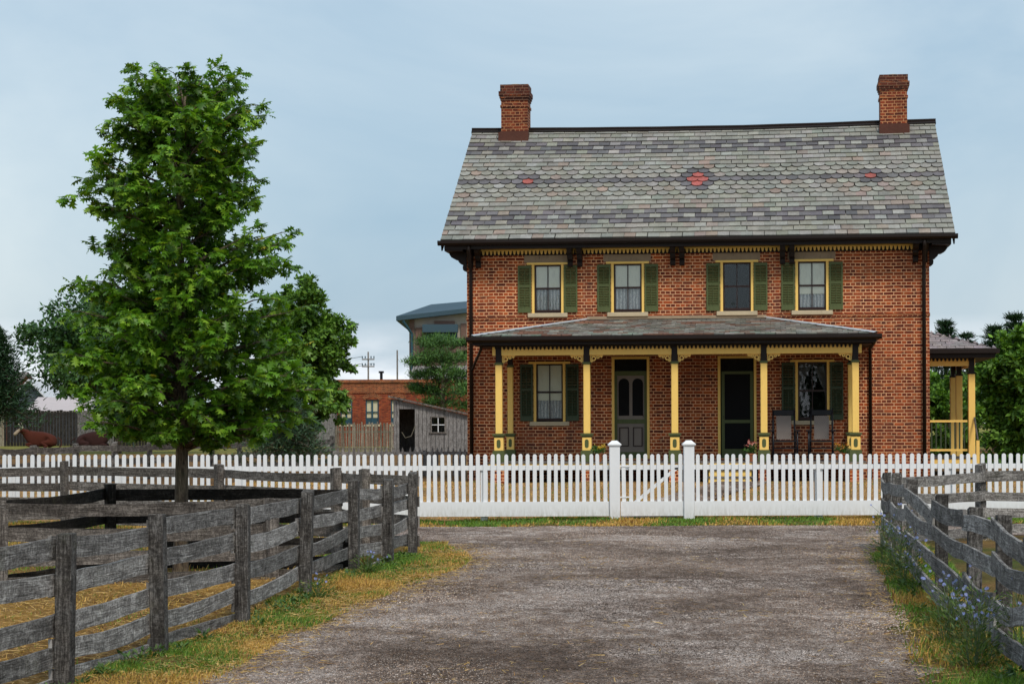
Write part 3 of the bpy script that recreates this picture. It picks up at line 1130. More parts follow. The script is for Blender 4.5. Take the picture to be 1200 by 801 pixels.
# ---- shutters: built once for each storey
def make_shutter(width, z0, z1, mat):
    root = None
    hh = z1 - z0
    mb_ = MB()
    st = 0.035
    mb_.box(0, st, -0.05, -0.015, 0, hh)
    mb_.box(width - st, width, -0.05, -0.015, 0, hh)
    mb_.box(st, width - st, -0.048, -0.017, hh - 0.06, hh)
    mb_.box(st, width - st, -0.048, -0.017, hh * 0.535, hh * 0.535 + 0.05)
    mb_.box(st, width - st, -0.048, -0.017, 0, 0.11)
    root = mb_.build('shutter', mat, house)
    root.location = (0, 0, z0 - GZ)
    lb = MB()
    for (lo, hi) in ((0.11, hh * 0.535), (hh * 0.535 + 0.05, hh - 0.06)):
        n = int((hi - lo) / 0.034)
        for i in range(n):
            zc = lo + (hi - lo) * (i + 0.5) / n
            lb.face([(st, -0.046, zc - 0.013), (width - st, -0.046, zc - 0.013), (width - st, -0.022, zc + 0.012), (st, -0.022, zc + 0.012)])
            lb.face([(st, -0.041, zc - 0.018), (st, -0.018, zc + 0.007), (width - st, -0.018, zc + 0.007), (width - st, -0.041, zc - 0.018)])
            lb.face([(st, -0.041, zc - 0.018), (width - st, -0.041, zc - 0.018), (width - st, -0.046, zc - 0.013), (st, -0.046, zc - 0.013)])
    lb.box(width / 2 - 0.006, width / 2 + 0.006, -0.056, -0.047, 0.15, hh * 0.5)
    lb.box(width / 2 - 0.006, width / 2 + 0.006, -0.056, -0.047, hh * 0.58, hh - 0.1)
    lb.build('louvres', mat, root)
    return root


def place_shutters(spans, wdt, z0, z1, mat):
    proto = None
    for a, b in spans:
        for xx in (a - CAS - 0.012 - wdt, b + CAS + 0.012):
            if proto is None:
                proto = make_shutter(wdt, z0, z1, mat)
                s_ = proto
            else:
                s_ = copy_tree(proto, house)
            s_.location.x = xx


place_shutters(UP, 0.29, 4.19, 5.22, M['green'])
place_shutters(LOW, 0.28, 1.82, 3.06, M['green_dark'])


# ---- doors
def door_casing(a, b, z1):
    mb_ = MB()
    mb_.box(a, a + 0.055, -0.02, 0.14, 1.0, z1)
    mb_.box(b - 0.055, b, -0.02, 0.14, 1.0, z1)
    mb_.box(a + 0.055, b - 0.055, -0.02, 0.14, z1 - 0.05, z1)
    return hp(mb_, 'door', M['yellow'])


def arched(mb_, x0, x1, z0, z1, y0, y1):
    r = (x1 - x0) / 2
    cx = (x0 + x1) / 2
    pts = [(x0, z0), (x1, z0)] + [(cx + r * math.cos(t * math.pi / 10), z1 - r + r * math.sin(t * math.pi / 10)) for t in range(11)]
    mb_.prism(pts, 'y', y0, y1)


dr1 = door_casing(3.18, 4.0, 3.21)
mb = MB()
mb.box(3.235, 3.945, 0.06, 0.10, 2.90, 3.16)
hp(mb, 'transom', M['void'], dr1)
mb = MB()
mb.box(3.235, 3.295, 0.02, 0.08, 1.0, 2.90)
mb.box(3.885, 3.945, 0.02, 0.08, 1.0, 2.90)
mb.box(3.295, 3.885, 0.02, 0.08, 2.80, 2.90)
mb.box(3.295, 3.885, 0.025, 0.075, 1.76, 1.85)
mb.box(3.295, 3.885, 0.02, 0.08, 1.0, 1.14)
hp(mb, 'screen_frame', M['green'], dr1)
mb = MB()
mb.box(3.295, 3.885, 0.05, 0.09, 1.14, 2.80)
hp(mb, 'door_leaf', M['taupe'], dr1)
mb = MB()
arched(mb, 3.325, 3.555, 1.93, 2.74, 0.040, 0.06)
hp(mb, 'arched_glass', M['screen'], dr1)
mb = MB()
arched(mb, 3.625, 3.855, 1.93, 2.74, 0.040, 0.06)
hp(mb, 'arched_glass', M['screen'], dr1)
for xa in (3.335, 3.635):
    mb = MB()
    for q in ((xa, xa + 0.21, 1.26, 1.28), (xa, xa + 0.21, 1.66, 1.68), (xa, xa + 0.02, 1.28, 1.66), (xa + 0.19, xa + 0.21, 1.28, 1.66)):
        mb.box(q[0], q[1], 0.03, 0.055, q[2], q[3])
    hp(mb, 'panel_moulding', M['sash'], dr1)
mb = MB()
mb.tube([(3.86, 0.02, 1.95), (3.86, -0.02, 1.95), (3.86, -0.02, 1.90)], 0.008, 6)
hp(mb, 'handle', M['sash'], dr1)
dr2 = door_casing(5.48, 6.31, 3.21)
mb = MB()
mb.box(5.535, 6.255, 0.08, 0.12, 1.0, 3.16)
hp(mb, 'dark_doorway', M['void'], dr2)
mb = MB()
mb.box(5.56, 5.625, 0.01, 0.05, 1.0, 2.88)
mb.box(6.175, 6.24, 0.01, 0.05, 1.0, 2.88)
mb.box(5.625, 6.175, 0.01, 0.05, 2.82, 2.88)
mb.box(5.625, 6.175, 0.012, 0.048, 1.76, 1.83)
mb.box(5.625, 6.175, 0.012, 0.048, 1.0, 1.20)
hp(mb, 'screen_frame', M['green'], dr2)
mb = MB()
mb.box(5.625, 6.175, 0.028, 0.032, 1.20, 2.82)
hp(mb, 'screen_mesh', M['screen'], dr2)
mb = MB()
mb.tube([(5.60, 0.01, 1.92), (5.60, -0.03, 1.92), (5.60, -0.03, 1.86)], 0.008, 6)
hp(mb, 'handle', M['sash'], dr2)

# ---- front porch
FY = -2.0           # post line
FZ = 0.96           # floor top
PX = [0.95, 2.80, 4.63, 6.47, 8.34]
mb = MB()
mb.box(0.72, 8.56, FY - 0.17, -0.002, FZ - 0.03, FZ)
hp(mb, 'porch_floor', M['wood_mid'])
mb = MB()
mb.box(0.74, 8.54, FY - 0.15, FY - 0.11, FZ - 0.14, FZ - 0.034)
mb.box(0.74, 0.78, FY - 0.11, -0.002, FZ - 0.14, FZ - 0.034)
mb.box(8.50, 8.54, FY - 0.11, -0.002, FZ - 0.14, FZ - 0.034)
hp(mb, 'porch_fascia', M['yellow'])
for x in PX:
    mb = MB()
    mb.box(x - 0.12, x + 0.12, FY - 0.12, FY + 0.12, 0.2, FZ - 0.142)
    hp(mb, 'pier', M['brick'])
# ceiling
mb = MB()
mb.box(0.62, 8.68, FY - 0.22, -0.002, 3.37, 3.395)
hp(mb, 'porch_ceiling', M['brown'])

# roof planes of the porch
PE_Y, PE_Z, PX0, PX1, PTZ = -2.40, 3.575, 0.42, 8.76, 4.02
PS = math.hypot(-PE_Y, PTZ - PE_Z)


def prf(x, t, l):
    k = t / PS
    return (x, PE_Y * (1 - k) - l * (PTZ - PE_Z) / PS, PE_Z + (PTZ - PE_Z) * k + l)


mb = MB()
HIP = 2.25
A, B = (PX0, PE_Y, PE_Z), (PX1, PE_Y, PE_Z)
C, D_ = (PX1 - HIP, -0.003, PTZ), (PX0 + HIP, -0.003, PTZ)
E_, F_ = (PX0, -0.003, PE_Z), (PX1, -0.003, PE_Z)
mb.face([A, B, C, D_])
mb.face([E_, A, D_])
mb.face([B, F_, C])
low = lambda p: (p[0], p[1], p[2] - 0.05)
mb.face([low(A), low(E_), low(F_), low(B)])
mb.face([low(A), low(B), B, A])
mb.face([low(E_), low(A), A, E_])
mb.face([low(B), low(F_), F_, B])
proof = hp(mb, 'porch_roof', M['brown'])
OLD = [(0.27, 0.245, 0.20), (0.22, 0.20, 0.17), (0.30, 0.28, 0.24), (0.24, 0.16, 0.12), (0.20, 0.19, 0.15), (0.33, 0.32, 0.28)]


def old_color(r, i, xc):
    n = mnoise.noise(Vector((xc * 0.9, r * 0.5, 8)))
    if n > 0.28:
        return (0.26, 0.13, 0.085)
    if r > 11 and random.random() < 0.6:
        return random.choice([(0.30, 0.31, 0.27), (0.27, 0.32, 0.26), (0.33, 0.30, 0.25)])
    return random.choice(OLD)


mb = MB()
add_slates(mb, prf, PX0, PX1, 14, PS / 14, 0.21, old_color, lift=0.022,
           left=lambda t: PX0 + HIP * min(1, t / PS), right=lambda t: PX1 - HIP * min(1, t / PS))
hp(mb, 'slates', M['slate_old'], proof)


def side_pf(s):
    def f_(u, t, l):      # u runs along y
        k = t / HIP
        x = (PX0 + HIP * k - l * 0.2) if s < 0 else (PX1 - HIP * k + l * 0.2)
        return (x, u, PE_Z + (PTZ - PE_Z) * k + l)
    return f_


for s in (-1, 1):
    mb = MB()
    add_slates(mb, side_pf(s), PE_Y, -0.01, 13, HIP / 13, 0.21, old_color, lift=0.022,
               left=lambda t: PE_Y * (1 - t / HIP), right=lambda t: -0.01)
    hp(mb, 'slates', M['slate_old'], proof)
for P_, Q_ in ((A, D_), (B, C)):
    mb = MB()
    p, q = Vector(P_), Vector(Q_)
    dv = (q - p).normalized()
    sd = dv.cross(Vector((0, 0, 1))).normalized() * 0.085
    upv = Vector((0, 0, 0.045))
    for sgn in (-1, 1):
        mb.face([p + upv, q + upv, q + sd * sgn + upv * 0.35, p + sd * sgn + upv * 0.35])
    hp(mb, 'hip_flashing', M['metal'], proof)
mb = MB()
mb.box(PX0 + HIP - 0.02, PX1 - HIP + 0.02, -0.03, -0.024, PTZ - 0.02, PTZ + 0.075)
mb.box(PX0 + HIP - 0.02, PX1 - HIP + 0.02, -0.15, -0.03, PTZ + 0.005, PTZ + 0.02)
hp(mb, 'wall_flashing', M['lintel'], proof)
mb = MB()
gp = [(PE_Y - 0.12, 3.565), (PE_Y - 0.12, 3.50), (PE_Y - 0.07, 3.46), (PE_Y, 3.46), (PE_Y, 3.545), (PE_Y - 0.08, 3.555)]
mb.prism(gp, 'x', PX0 - 0.10, PX1 + 0.10)
for s, x in ((-1, PX0), (1, PX1)):
    pr = [(x + s * 0.10, 3.565), (x + s * 0.10, 3.50), (x + s * 0.06, 3.46), (x, 3.46), (x, 3.545)]
    mb.prism(pr, 'y', PE_Y + 0.002, -0.003)
hp(mb, 'gutter', M['brown'], proof)
mb = MB()   # soffit box between gutter and beam
mb.box(PX0 + 0.02, PX1 - 0.02, PE_Y + 0.02, FY - 0.10, 3.40, 3.50)
mb.box(PX0 + 0.02, 0.80, FY - 0.10, -0.003, 3.40, 3.50)
mb.box(8.49, PX1 - 0.02, FY - 0.10, -0.003, 3.40, 3.50)
hp(mb, 'soffit', M['brown'], proof)
mb = MB()
mb.box(0.82, 8.47, FY - 0.07, FY + 0.03, 3.19, 3.40)
mb.box(0.88, 1.00, FY + 0.03, -0.003, 3.19, 3.40)
mb.box(8.28, 8.40, FY + 0.03, -0.003, 3.19, 3.40)
hp(mb, 'porch_beam', M['yellow'])
mb = MB()
fringe(mb, (0.86, FY - 0.075), (8.44, FY - 0.075), 3.405, 3.305)
fringe(mb, (8.44, FY - 0.06), (8.44, -0.01), 3.405, 3.305)
fringe(mb, (0.82, -0.01), (0.82, FY - 0.06), 3.405, 3.305)
hp(mb, 'scalloped_fringe', M['brown'])


def post_parts(root, y, full=True):
    mb_ = MB()
    mb_.box(-0.07, 0.07, -0.07, 0.07, 1.55, 3.0)
    pst = mb_.build('post', M['yellow'], root, off=HO, bevel=0.012)
    mb_ = MB()
    mb_.box(-0.085, 0.085, -0.085, 0.085, 3.0, 3.045)
    mb_.build('post_capital', M['green'], pst, off=HO)
    mb_ = MB()
    mb_.box(-0.13, 0.13, -0.13, 0.13, 1.515, 1.55)
    mb_.box(-0.105, 0.105, -0.105, 0.105, 1.48, 1.515)
    mb_.build('post_moulding', M['green'], pst, off=HO)
    mb_ = MB()
    mb_.box(-0.125, 0.125, -0.125, 0.125, 0.985, 1.20)
    mb_.box(-0.14, 0.14, -0.14, 0.14, 0.962, 0.985)
    mb_.build('post_plinth', M['green'], pst, off=HO)
    for sy in (-1,):
        mb_ = MB()
        oval = [(0.042 * math.cos(t * math.pi / 8), 1.345 + 0.045 * (1 if math.sin(t * math.pi / 8) > 0 else -1) * (1 if abs(math.sin(t * math.pi / 8)) > .01 else 0) + 0.045 * math.sin(t * math.pi / 8)) for t in range(16)]
        mb_.prism(oval, 'y', sy * 0.094, sy * 0.100)
    mb_.build('oval_panel', M['green'], pst, off=HO)
    mb_ = MB()
    mb_.box(-0.095, 0.095, -0.095, 0.095, 1.20, 1.48)
    mb_.build('post_pedestal', M['yellow'], pst, off=HO, bevel=0.006)
    mb_ = MB()
    mb_.box(-0.06, 0.06, -0.085, 0.06, 3.045, 3.42)
    mb_.build('post_block', M['brown'], pst, off=HO)
    return pst


pp = post_parts(house, FY)
pp.location = (PX[0], FY, 0)
for x in PX[1:]:
    c = copy_tree(pp, house)
    c.location = (x, FY, 0)
for x in (PX[0] + 0.02, PX[-1] - 0.02):
    c = copy_tree(pp, house)
    c.location = (x, -0.13, 0)
    c.scale = (0.85, 0.85, 1)
for i, x in enumerate(PX):
    for s in (-1, 1):
        if (i == 0 and s < 0) or (i == 4 and s > 0):
            continue
        mb = MB()
        y0, y1 = FY - 0.035, FY - 0.010
        bx = x + s * 0.072
        mb.box(min(bx, bx + s * 0.018), max(bx, bx + s * 0.018), y0, y1, 3.04, 3.188)
        mb.box(min(bx + s * 0.018, bx + s * 0.27), max(bx + s * 0.018, bx + s * 0.27), y0, y1, 3.170, 3.188)
        mb.arc(bx + s * 0.075, 3.115, 0.028, 0.050, 0, 2 * math.pi, y0, y1, 14)
        mb.arc(bx + s * 0.165, 3.148, 0.014, 0.034, 0, 2 * math.pi, y0, y1, 12)
        mb.arc(bx + s * 0.235, 3.158, 0.006, 0.024, 0, 2 * math.pi, y0, y1, 10)
        mb.arc(bx + s * 0.035, 3.065, 0.006, 0.026, 0, 2 * math.pi, y0, y1, 10)
        hp(mb, 'scroll_bracket', M['yellow'])
# steps
mb = MB()
mb2 = MB()
for k in range(3):
    zt = FZ - 0.145 * (k + 1)
    y0 = FY - 0.17 - 0.28 * (k + 1)
    mb.box(5.30, 6.25, y0, y0 + 0.30, zt - 0.03, zt)
    mb2.box(5.34, 6.21, y0 + 0.03, y0 + 0.05, zt - 0.145, zt - 0.032)
mb2.box(5.34, 6.21, FY - 0.19, FY - 0.172, FZ - 0.145, FZ - 0.032)
st = hp(mb, 'porch_steps', M['wood_mid'])
hp(mb2, 'riser', M['yellow'], st)


# ---- downspouts
def pipe(pts, r=0.04):
    mb_ = MB()
    mb_.tube(pts, r, 10)
    return hp(mb_, 'downspout', M['brown'], smooth_sh=True)


pipe([(0.12, -0.58, 5.64), (0.12, -0.56, 5.50), (0.10, -0.10, 5.18), (0.10, -0.07, 5.05), (0.10, -0.07, 0.55)])
pipe([(9.86, -0.58, 5.64), (9.86, -0.56, 5.50), (9.88, -0.10, 5.18), (9.88, -0.07, 5.05), (9.88, -0.07, 0.55)])
pipe([(0.62, -2.32, 3.48), (0.60, -2.2, 3.32), (0.24, -0.45, 3.10), (0.13, -0.10, 2.95)], 0.03)
pipe([(8.72, -2.36, 3.48), (8.72, -2.2, 3.40), (8.72, -0.2, 3.34), (8.74, -0.07, 3.25), (8.74, -0.07, 0.55)], 0.035)

# ---- side porch on the right wall
SZ = 3.42
SX1 = 11.70
SY0, SY1 = 2.75, 7.6
mb = MB()
a, b, c, d3 = (10.002, SY0, SZ), (SX1, SY0, SZ), (SX1, SY1, SZ), (10.002, SY1, SZ)
e, f_ = (10.002, SY0 + 1.4, SZ + 0.50), (10.002, SY1 - 1.4, SZ + 0.50)
sroof = None
mb.face([a, b, e])
mb.face([b, c, f_, e])
mb.face([c, d3, f_])
mb.face([a, d3, c, b])
sroof = hp(mb, 'side_porch_roof', M['brown'])


def spf(x, t, l):
    k = t / 1.4
    return (x, SY0 + 1.4 * k - l * 0.3, SZ + 0.50 * k + l)


def spf2(u, t, l):
    k = t / 1.7
    return (SX1 - 1.695 * k + l * 0.2, u, SZ + 0.5 * k + l)


GREYR = [(0.30, 0.27, 0.29), (0.34, 0.31, 0.32), (0.27, 0.25, 0.26)]
mb = MB()
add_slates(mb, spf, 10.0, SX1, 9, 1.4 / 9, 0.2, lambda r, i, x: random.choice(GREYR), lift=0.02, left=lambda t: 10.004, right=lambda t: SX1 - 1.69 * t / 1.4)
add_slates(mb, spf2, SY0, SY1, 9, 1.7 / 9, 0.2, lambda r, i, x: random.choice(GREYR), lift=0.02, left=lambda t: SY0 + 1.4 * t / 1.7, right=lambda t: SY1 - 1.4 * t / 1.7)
hp(mb, 'slates', M['slate_old'], sroof)
mb = MB()
mb.box(10.01, SX1 + 0.06, SY0 - 0.07, SY0 - 0.005, SZ - 0.10, SZ + 0.0)
mb.box(SX1 + 0.003, SX1 + 0.07, SY0 - 0.005, SY1, SZ - 0.10, SZ + 0.0)
mb.box(10.01, SX1 - 0.02, SY0 + 0.05, SY1 - 0.05, SZ - 0.20, SZ - 0.012)
hp(mb, 'gutter', M['brown'], sroof)
SPX, SPY = 11.16, 3.20
mb = MB()
mb.box(10.005, SPX + 0.10, SPY - 0.06, SPY + 0.06, 3.04, 3.215)
mb.box(SPX - 0.02, SPX + 0.10, SPY + 0.06, 7.1, 3.04, 3.215)
hp(mb, 'side_porch_beam', M['yellow'])
mb = MB()
fringe(mb, (10.01, SPY - 0.062), (SPX + 0.10, SPY - 0.062), 3.23, 3.15)
hp(mb, 'scalloped_fringe', M['brown'])
for (x, y) in ((SPX + 0.02, SPY), (SPX - 0.10, 5.0), (SPX - 0.07, 6.9)):
    mb = MB()
    mb.box(x - 0.075, x + 0.075, y - 0.075, y + 0.075, 0.9, 2.86)
    p = hp(mb, 'side_post', M['yellow'], bevel=0.01)
    mb = MB()
    mb.box(x - 0.09, x + 0.09, y - 0.09, y + 0.09, 2.86, 2.90)
    mb.box(x - 0.06, x + 0.06, y - 0.085, y + 0.06, 2.90, 3.2)
    hp(mb, 'post_block', M['brown'], p)
mb = MB()
mb.box(10.005, 11.35, SPY - 0.15, 7.2, 0.93, 0.96)
hp(mb, 'side_porch_floor', M['wood_mid'])
mb = MB()
mb.box(10.005, 11.33, SPY - 0.13, SPY - 0.09, 0.80, 0.928)
mb.box(11.29, 11.33, SPY - 0.09, 7.15, 0.80, 0.928)
mb.box(10.02, 10.2, SPY - 0.05, SPY + 0.13, 0.2, 0.79)
mb.box(11.08, 11.28, SPY - 0.05, SPY + 0.13, 0.2, 0.79)
hp(mb, 'side_porch_fascia', M['yellow'])
mb = MB()
mb.box(10.005, SPX - 0.078, SPY - 0.035, SPY + 0.035, 1.76, 1.81)
rl = hp(mb, 'side_railing', M['yellow'])
mb = MB()
mb.box(10.005, SPX - 0.078, SPY - 0.025, SPY + 0.025, 1.10, 1.15)
hp(mb, 'bottom_rail', M['yellow'], rl)
x = 10.07
while x < SPX - 0.1:
    mb = MB()
    mb.box(x - 0.016, x + 0.016, SPY - 0.016, SPY + 0.016, 1.15, 1.76)
    hp(mb, 'baluster', M['green_dark'], rl)
    x += 0.105
mb = MB()
for k in range(3):
    zt = 0.96 - 0.15 * (k + 1)
    mb.box(10.9, 11.7, 2.95 - 0.28 * (k + 1), 2.95 - 0.28 * k + 0.02, zt - 0.14, zt)
hp(mb, 'side_steps', M['wood_mid'])
mb = MB()
mb.box(11.20, 11.27, 2.32, 2.39, 0.5, 1.35)
nw = hp(mb, 'stair_newel', M['yellow'])
mb = MB()
mb.tube([(11.235, 2.355, 1.36), (11.235, 3.1, 1.86)], 0.022, 6)
hp(mb, 'handrail', M['wood_mid'], nw)


# ------------------------------------------------------------------ rocking chairs
def h2w(x, y, z=0.0):
    c, s = math.cos(YAW), math.sin(YAW)
    return (HOUSE_P[0] + x * c + y * s, HOUSE_P[1] - x * s + y * c, z)


def make_rocker():
    root = empty('rocking_chair', (0, 0, 0))
    # local: front toward -y
    mb_ = MB()
    mb_.box(-0.24, 0.24, -0.26, 0.22, 0.40, 0.43)
    mb_.build('seat', M['black'], root, bevel=0.008)
    for s in (-1, 1):
        mb_ = MB()
        mb_.tube([(s * 0.23, 0.21, 0.06), (s * 0.23, 0.22, 0.42), (s * 0.225, 0.29, 0.80), (s * 0.225, 0.37, 1.10)], [0.02, 0.022, 0.02, 0.014], 8)
        mb_.build('back_post', M['black'], root, smooth_sh=True)
        mb_ = MB()
        mb_.tube([(s * 0.25, -0.24, 0.05), (s * 0.25, -0.25, 0.62)], 0.02, 8)
        mb_.build('front_leg', M['black'], root, smooth_sh=True)
        mb_ = MB()
        pts = [(s * 0.26, -0.31, 0.635), (s * 0.27, -0.15, 0.645), (s * 0.26, 0.1, 0.64), (s * 0.235, 0.25, 0.63)]
        for p, q in zip(pts, pts[1:]):
            mb_.box(min(p[0], q[0]) - 0.035, max(p[0], q[0]) + 0.035, p[1], q[1], 0.622, 0.648)
        mb_.build('armrest', M['black'], root)
        mb_ = MB()
        mb_.tube([(s * 0.24, y, 0.018 + 0.14 * (y / 0.5) ** 2 + 0.018) for y in np.linspace(-0.42, 0.5, 9)], 0.018, 6)
        mb_.build('rocker', M['black'], root, smooth_sh=True)
    mb_ = MB()
    mb_.box(-0.215, 0.215, 0.335, 0.365, 0.955, 1.075)
    mb_.build('top_rail', M['black'], root, bevel=0.01)
    mb_ = MB()
    for z in (0.15, 0.27):
        mb_.tube([(-0.25, -0.245, z), (0.25, -0.245, z)], 0.012, 6)
        mb_.tube([(-0.23, 0.21, z), (0.23, 0.21, z)], 0.012, 6)
        for s in (-1, 1):
            mb_.tube([(s * 0.24, -0.24, z + 0.03), (s * 0.235, 0.21, z + 0.03)], 0.011, 6)
    mb_.build('stretcher', M['black'], root, smooth_sh=True)
    mb_ = MB()
    n = 10
    for i in range(n):
        z0_, z1_ = 0.45 + 0.50 * i / n, 0.45 + 0.50 * (i + 1) / n
        y0_, y1_ = 0.215 + 0.125 * i / n, 0.215 + 0.125 * (i + 1) / n
        mb_.face([(-0.155, y0_, z0_), (0.155, y0_, z0_), (0.155, y1_, z1_), (-0.155, y1_, z1_)])
        mb_.face([(0.155, y0_ + 0.02, z0_), (-0.155, y0_ + 0.02, z0_), (-0.155, y1_ + 0.02, z1_), (0.155, y1_ + 0.02, z1_)])
        for s in (-1, 1):
            mb_.face([(s * 0.155, y0_, z0_), (s * 0.155, y0_ + 0.02, z0_), (s * 0.155, y1_ + 0.02, z1_), (s * 0.155, y1_, z1_)])
    mb_.build('woven_back', weave, root)
    return root


t = NT('woven splint')
cc = t.coord()
chk = t.n('ShaderNodeTexChecker', {'Vector': cc, 'Scale': 40.0, 'Color1': (0.24, 0.20, 0.175, 1), 'Color2': (0.10, 0.08, 0.07, 1)}).outputs[0]
weave = t.bsdf(t.mix(t.noise(cc, 6, 4), chk, (0.27, 0.225, 0.20)), 0.9)
rk = make_rocker()
rk.location = h2w(6.90, -1.25, FZ)
rk.rotation_euler.z = -YAW + 0.05
tag(rk, 'black rocking chair with grey woven back beside the dark screen door', 'rocking chair', 'rocking chairs on the porch')
r2c = copy_tree(rk)
r2c.location = h2w(7.66, -1.2, FZ)
r2c.rotation_euler.z = -YAW - 0.06
tag(r2c, 'black rocking chair under the right porch window nearest the last post', 'rocking chair', 'rocking chairs on the porch')


# potted flowers on the porch
def potted(x, y, cols, label, hgt=0.32):
    root = empty('potted_flower', h2w(x, y, FZ), 0, label, 'potted plant', 'flower pots along the porch')
    mb_ = MB()
    mb_.tube([(0, 0, 0), (0, 0, 0.14), (0, 0, 0.142), (0, 0, 0.17)], [0.065, 0.085, 0.098, 0.098], 14)
    mb_.build('pot', M['terracotta'], root, smooth_sh=False)
    n = 110
    dirs = RNG.normal(0, 1, (n, 3))
    dirs[:, 2] = np.abs(dirs[:, 2]) + 0.4
    dirs /= np.linalg.norm(dirs, axis=1, keepdims=True)
    pos = dirs * RNG.uniform(0.02, 0.17, (n, 1)) + np.array([0, 0, 0.17])
    scatter('leaves', LEAF_V, LEAF_F, pos, frames(dirs + RNG.normal(0, .4, (n, 3)), RNG.normal(0, 1, (n, 3)) + [0, 0, 1]), RNG.uniform(.05, .09, n), blend_cols(n, [(0.05, 0.12, 0.03), (0.08, 0.17, 0.04)]), M['grass'], root)
    for k in range(7):
        a = k * 2.4
        rr = 0.03 + 0.018 * k
        p = Vector((rr * math.cos(a), rr * math.sin(a), hgt + random.uniform(-0.08, 0.04)))
        m_ = 14
        ps = np.array(p) + RNG.normal(0, 0.016, (m_, 3))
        dd = RNG.normal(0, 1, (m_, 3)) + [0, -0.4, 0.5]
        scatter('blossom', LEAF_V, LEAF_F, ps, frames(dd, RNG.normal(0, 1, (m_, 3))), RNG.uniform(.03, .05, m_), blend_cols(m_, cols), M['petal'], root)


potted(3.03, -1.98, [(0.8, 0.55, 0.03), (0.75, 0.6, 0.1)], 'yellow flowers in a small pot right of the second porch post')
potted(6.20, -1.98, [(0.75, 0.30, 0.30), (0.8, 0.5, 0.45), (0.6, 0.12, 0.12)], 'pink flowers in a pot between the steps and the rocking chairs', 0.40)
potted(8.06, -1.98, [(0.75, 0.45, 0.05), (0.6, 0.2, 0.05)], 'orange and yellow flowers in a pot by the rightmost porch post')

# ------------------------------------------------------------------ white picket fence
PY = 38.0


def ptop(x):
    return 1.222 - 0.0027 * x


def picket_mesh():
    mb_ = MB()
    w_, t_ = 0.034, 0.011
    pts = [(-w_, 0), (w_, 0), (w_, 1.0 - w_)] + [(w_ * math.cos(a * math.pi / 8), 1.0 - w_ + w_ * math.sin(a * math.pi / 8)) for a in range(1, 8)] + [(-w_, 1.0 - w_)]
    mb_.prism(pts, 'y', -t_, t_)
    return mb_


def picket_fence(x0, x1, posts, label, y=PY, is_gate=False, name='picket_fence', root=None):
    root = root or empty(name, (x0, y, h(x0, y)), 0, label, 'gate' if is_gate else 'fence')
    bz = h(x0, y)
    # pickets
    n = round((x1 - x0) / 0.1267)
    pitch = (x1 - x0) / n
    first_ = None
    for i in range(n):
        x_ = x0 + pitch * (i + 0.5)
        if first_ is None:
            first_ = picket_mesh().build('picket', M['white'], root)
            p_ = first_
        else:
            p_ = first_.copy()
            COL.objects.link(p_)
        bot = 0.20
        p_.location = (x_ - x0, 0.0, bot - bz)
        p_.scale = (1 + random.uniform(-.06, .06), 1, ptop(x_) - bot + random.uniform(-0.006, 0.006))
        p_.rotation_euler.y = random.gauss(0, 0.009)
    mb_ = MB()
    mb_.box(0, x1 - x0, 0.0125, 0.045, 0.935 - bz, 1.02 - bz)
    mb_.build('top_rail', M['white'], root)
    mb_ = MB()
    mb_.box(0, x1 - x0, -0.036, -0.0125, 0.115 - bz, 0.375 - bz)
    mb_.build('base_board', M['white'], root)
    for xp in posts:
        mb_ = MB()
        mb_.box(xp - x0 - 0.065, xp - x0 + 0.065, 0.047, 0.17, -0.25 - bz, 1.025 - bz)
        mb_.build('post', M['white'], root)
    return root


XL = at(-52, 0, PY)[0]
XR = at(1270, 0, PY)[0]
gx0, gx1 = at(725, 0, PY)[0], at(799, 0, PY)[0]
lp = [at(p, 0, PY)[0] for p in (-40, 11, 137, 280, 427, 565)]
rp_ = [at(p, 0, PY)[0] for p in (958, 1113, 1262)]
gl = picket_fence(XL, at(711.5, 0, PY)[0], lp, 'long white picket fence running left of the garden gate')
gr = picket_fence(at(811.5, 0, PY)[0], XR, rp_, 'white picket fence running right of the garden gate')


def gate_post(px, par, ox):
    x_ = at(px, 0, PY)[0]
    z0_ = -0.05 - h(ox, PY)
    g = x_ - ox
    zz = h(ox, PY)
    mb_ = MB()
    w_ = 0.092
    mb_.box(g - w_, g + w_, -w_, w_, -0.25 - zz, 1.37 - zz)
    p_ = mb_.build('gate_post', M['white'], par, bevel=0.006)
    mb_ = MB()
    mb_.box(g - 0.118, g + 0.118, -0.118, 0.118, 1.372 - zz, 1.395 - zz)
    mb_.box(g - 0.105, g + 0.105, -0.105, 0.105, 1.355 - zz, 1.372 - zz)
    b_ = 0.112
    tz = 1.455 - zz
    k = 0.045
    base = [(g - b_, -b_, 1.395 - zz), (g + b_, -b_, 1.395 - zz), (g + b_, b_, 1.395 - zz), (g - b_, b_, 1.395 - zz)]
    top = [(g - k, -k, tz), (g + k, -k, tz), (g + k, k, tz), (g - k, k, tz)]
    for i in range(4):
        j = (i + 1) % 4
        mb_.face([base[i], base[j], top[j], top[i]])
    mb_.face(top)
    mb_.build('post_cap', M['white'], p_)


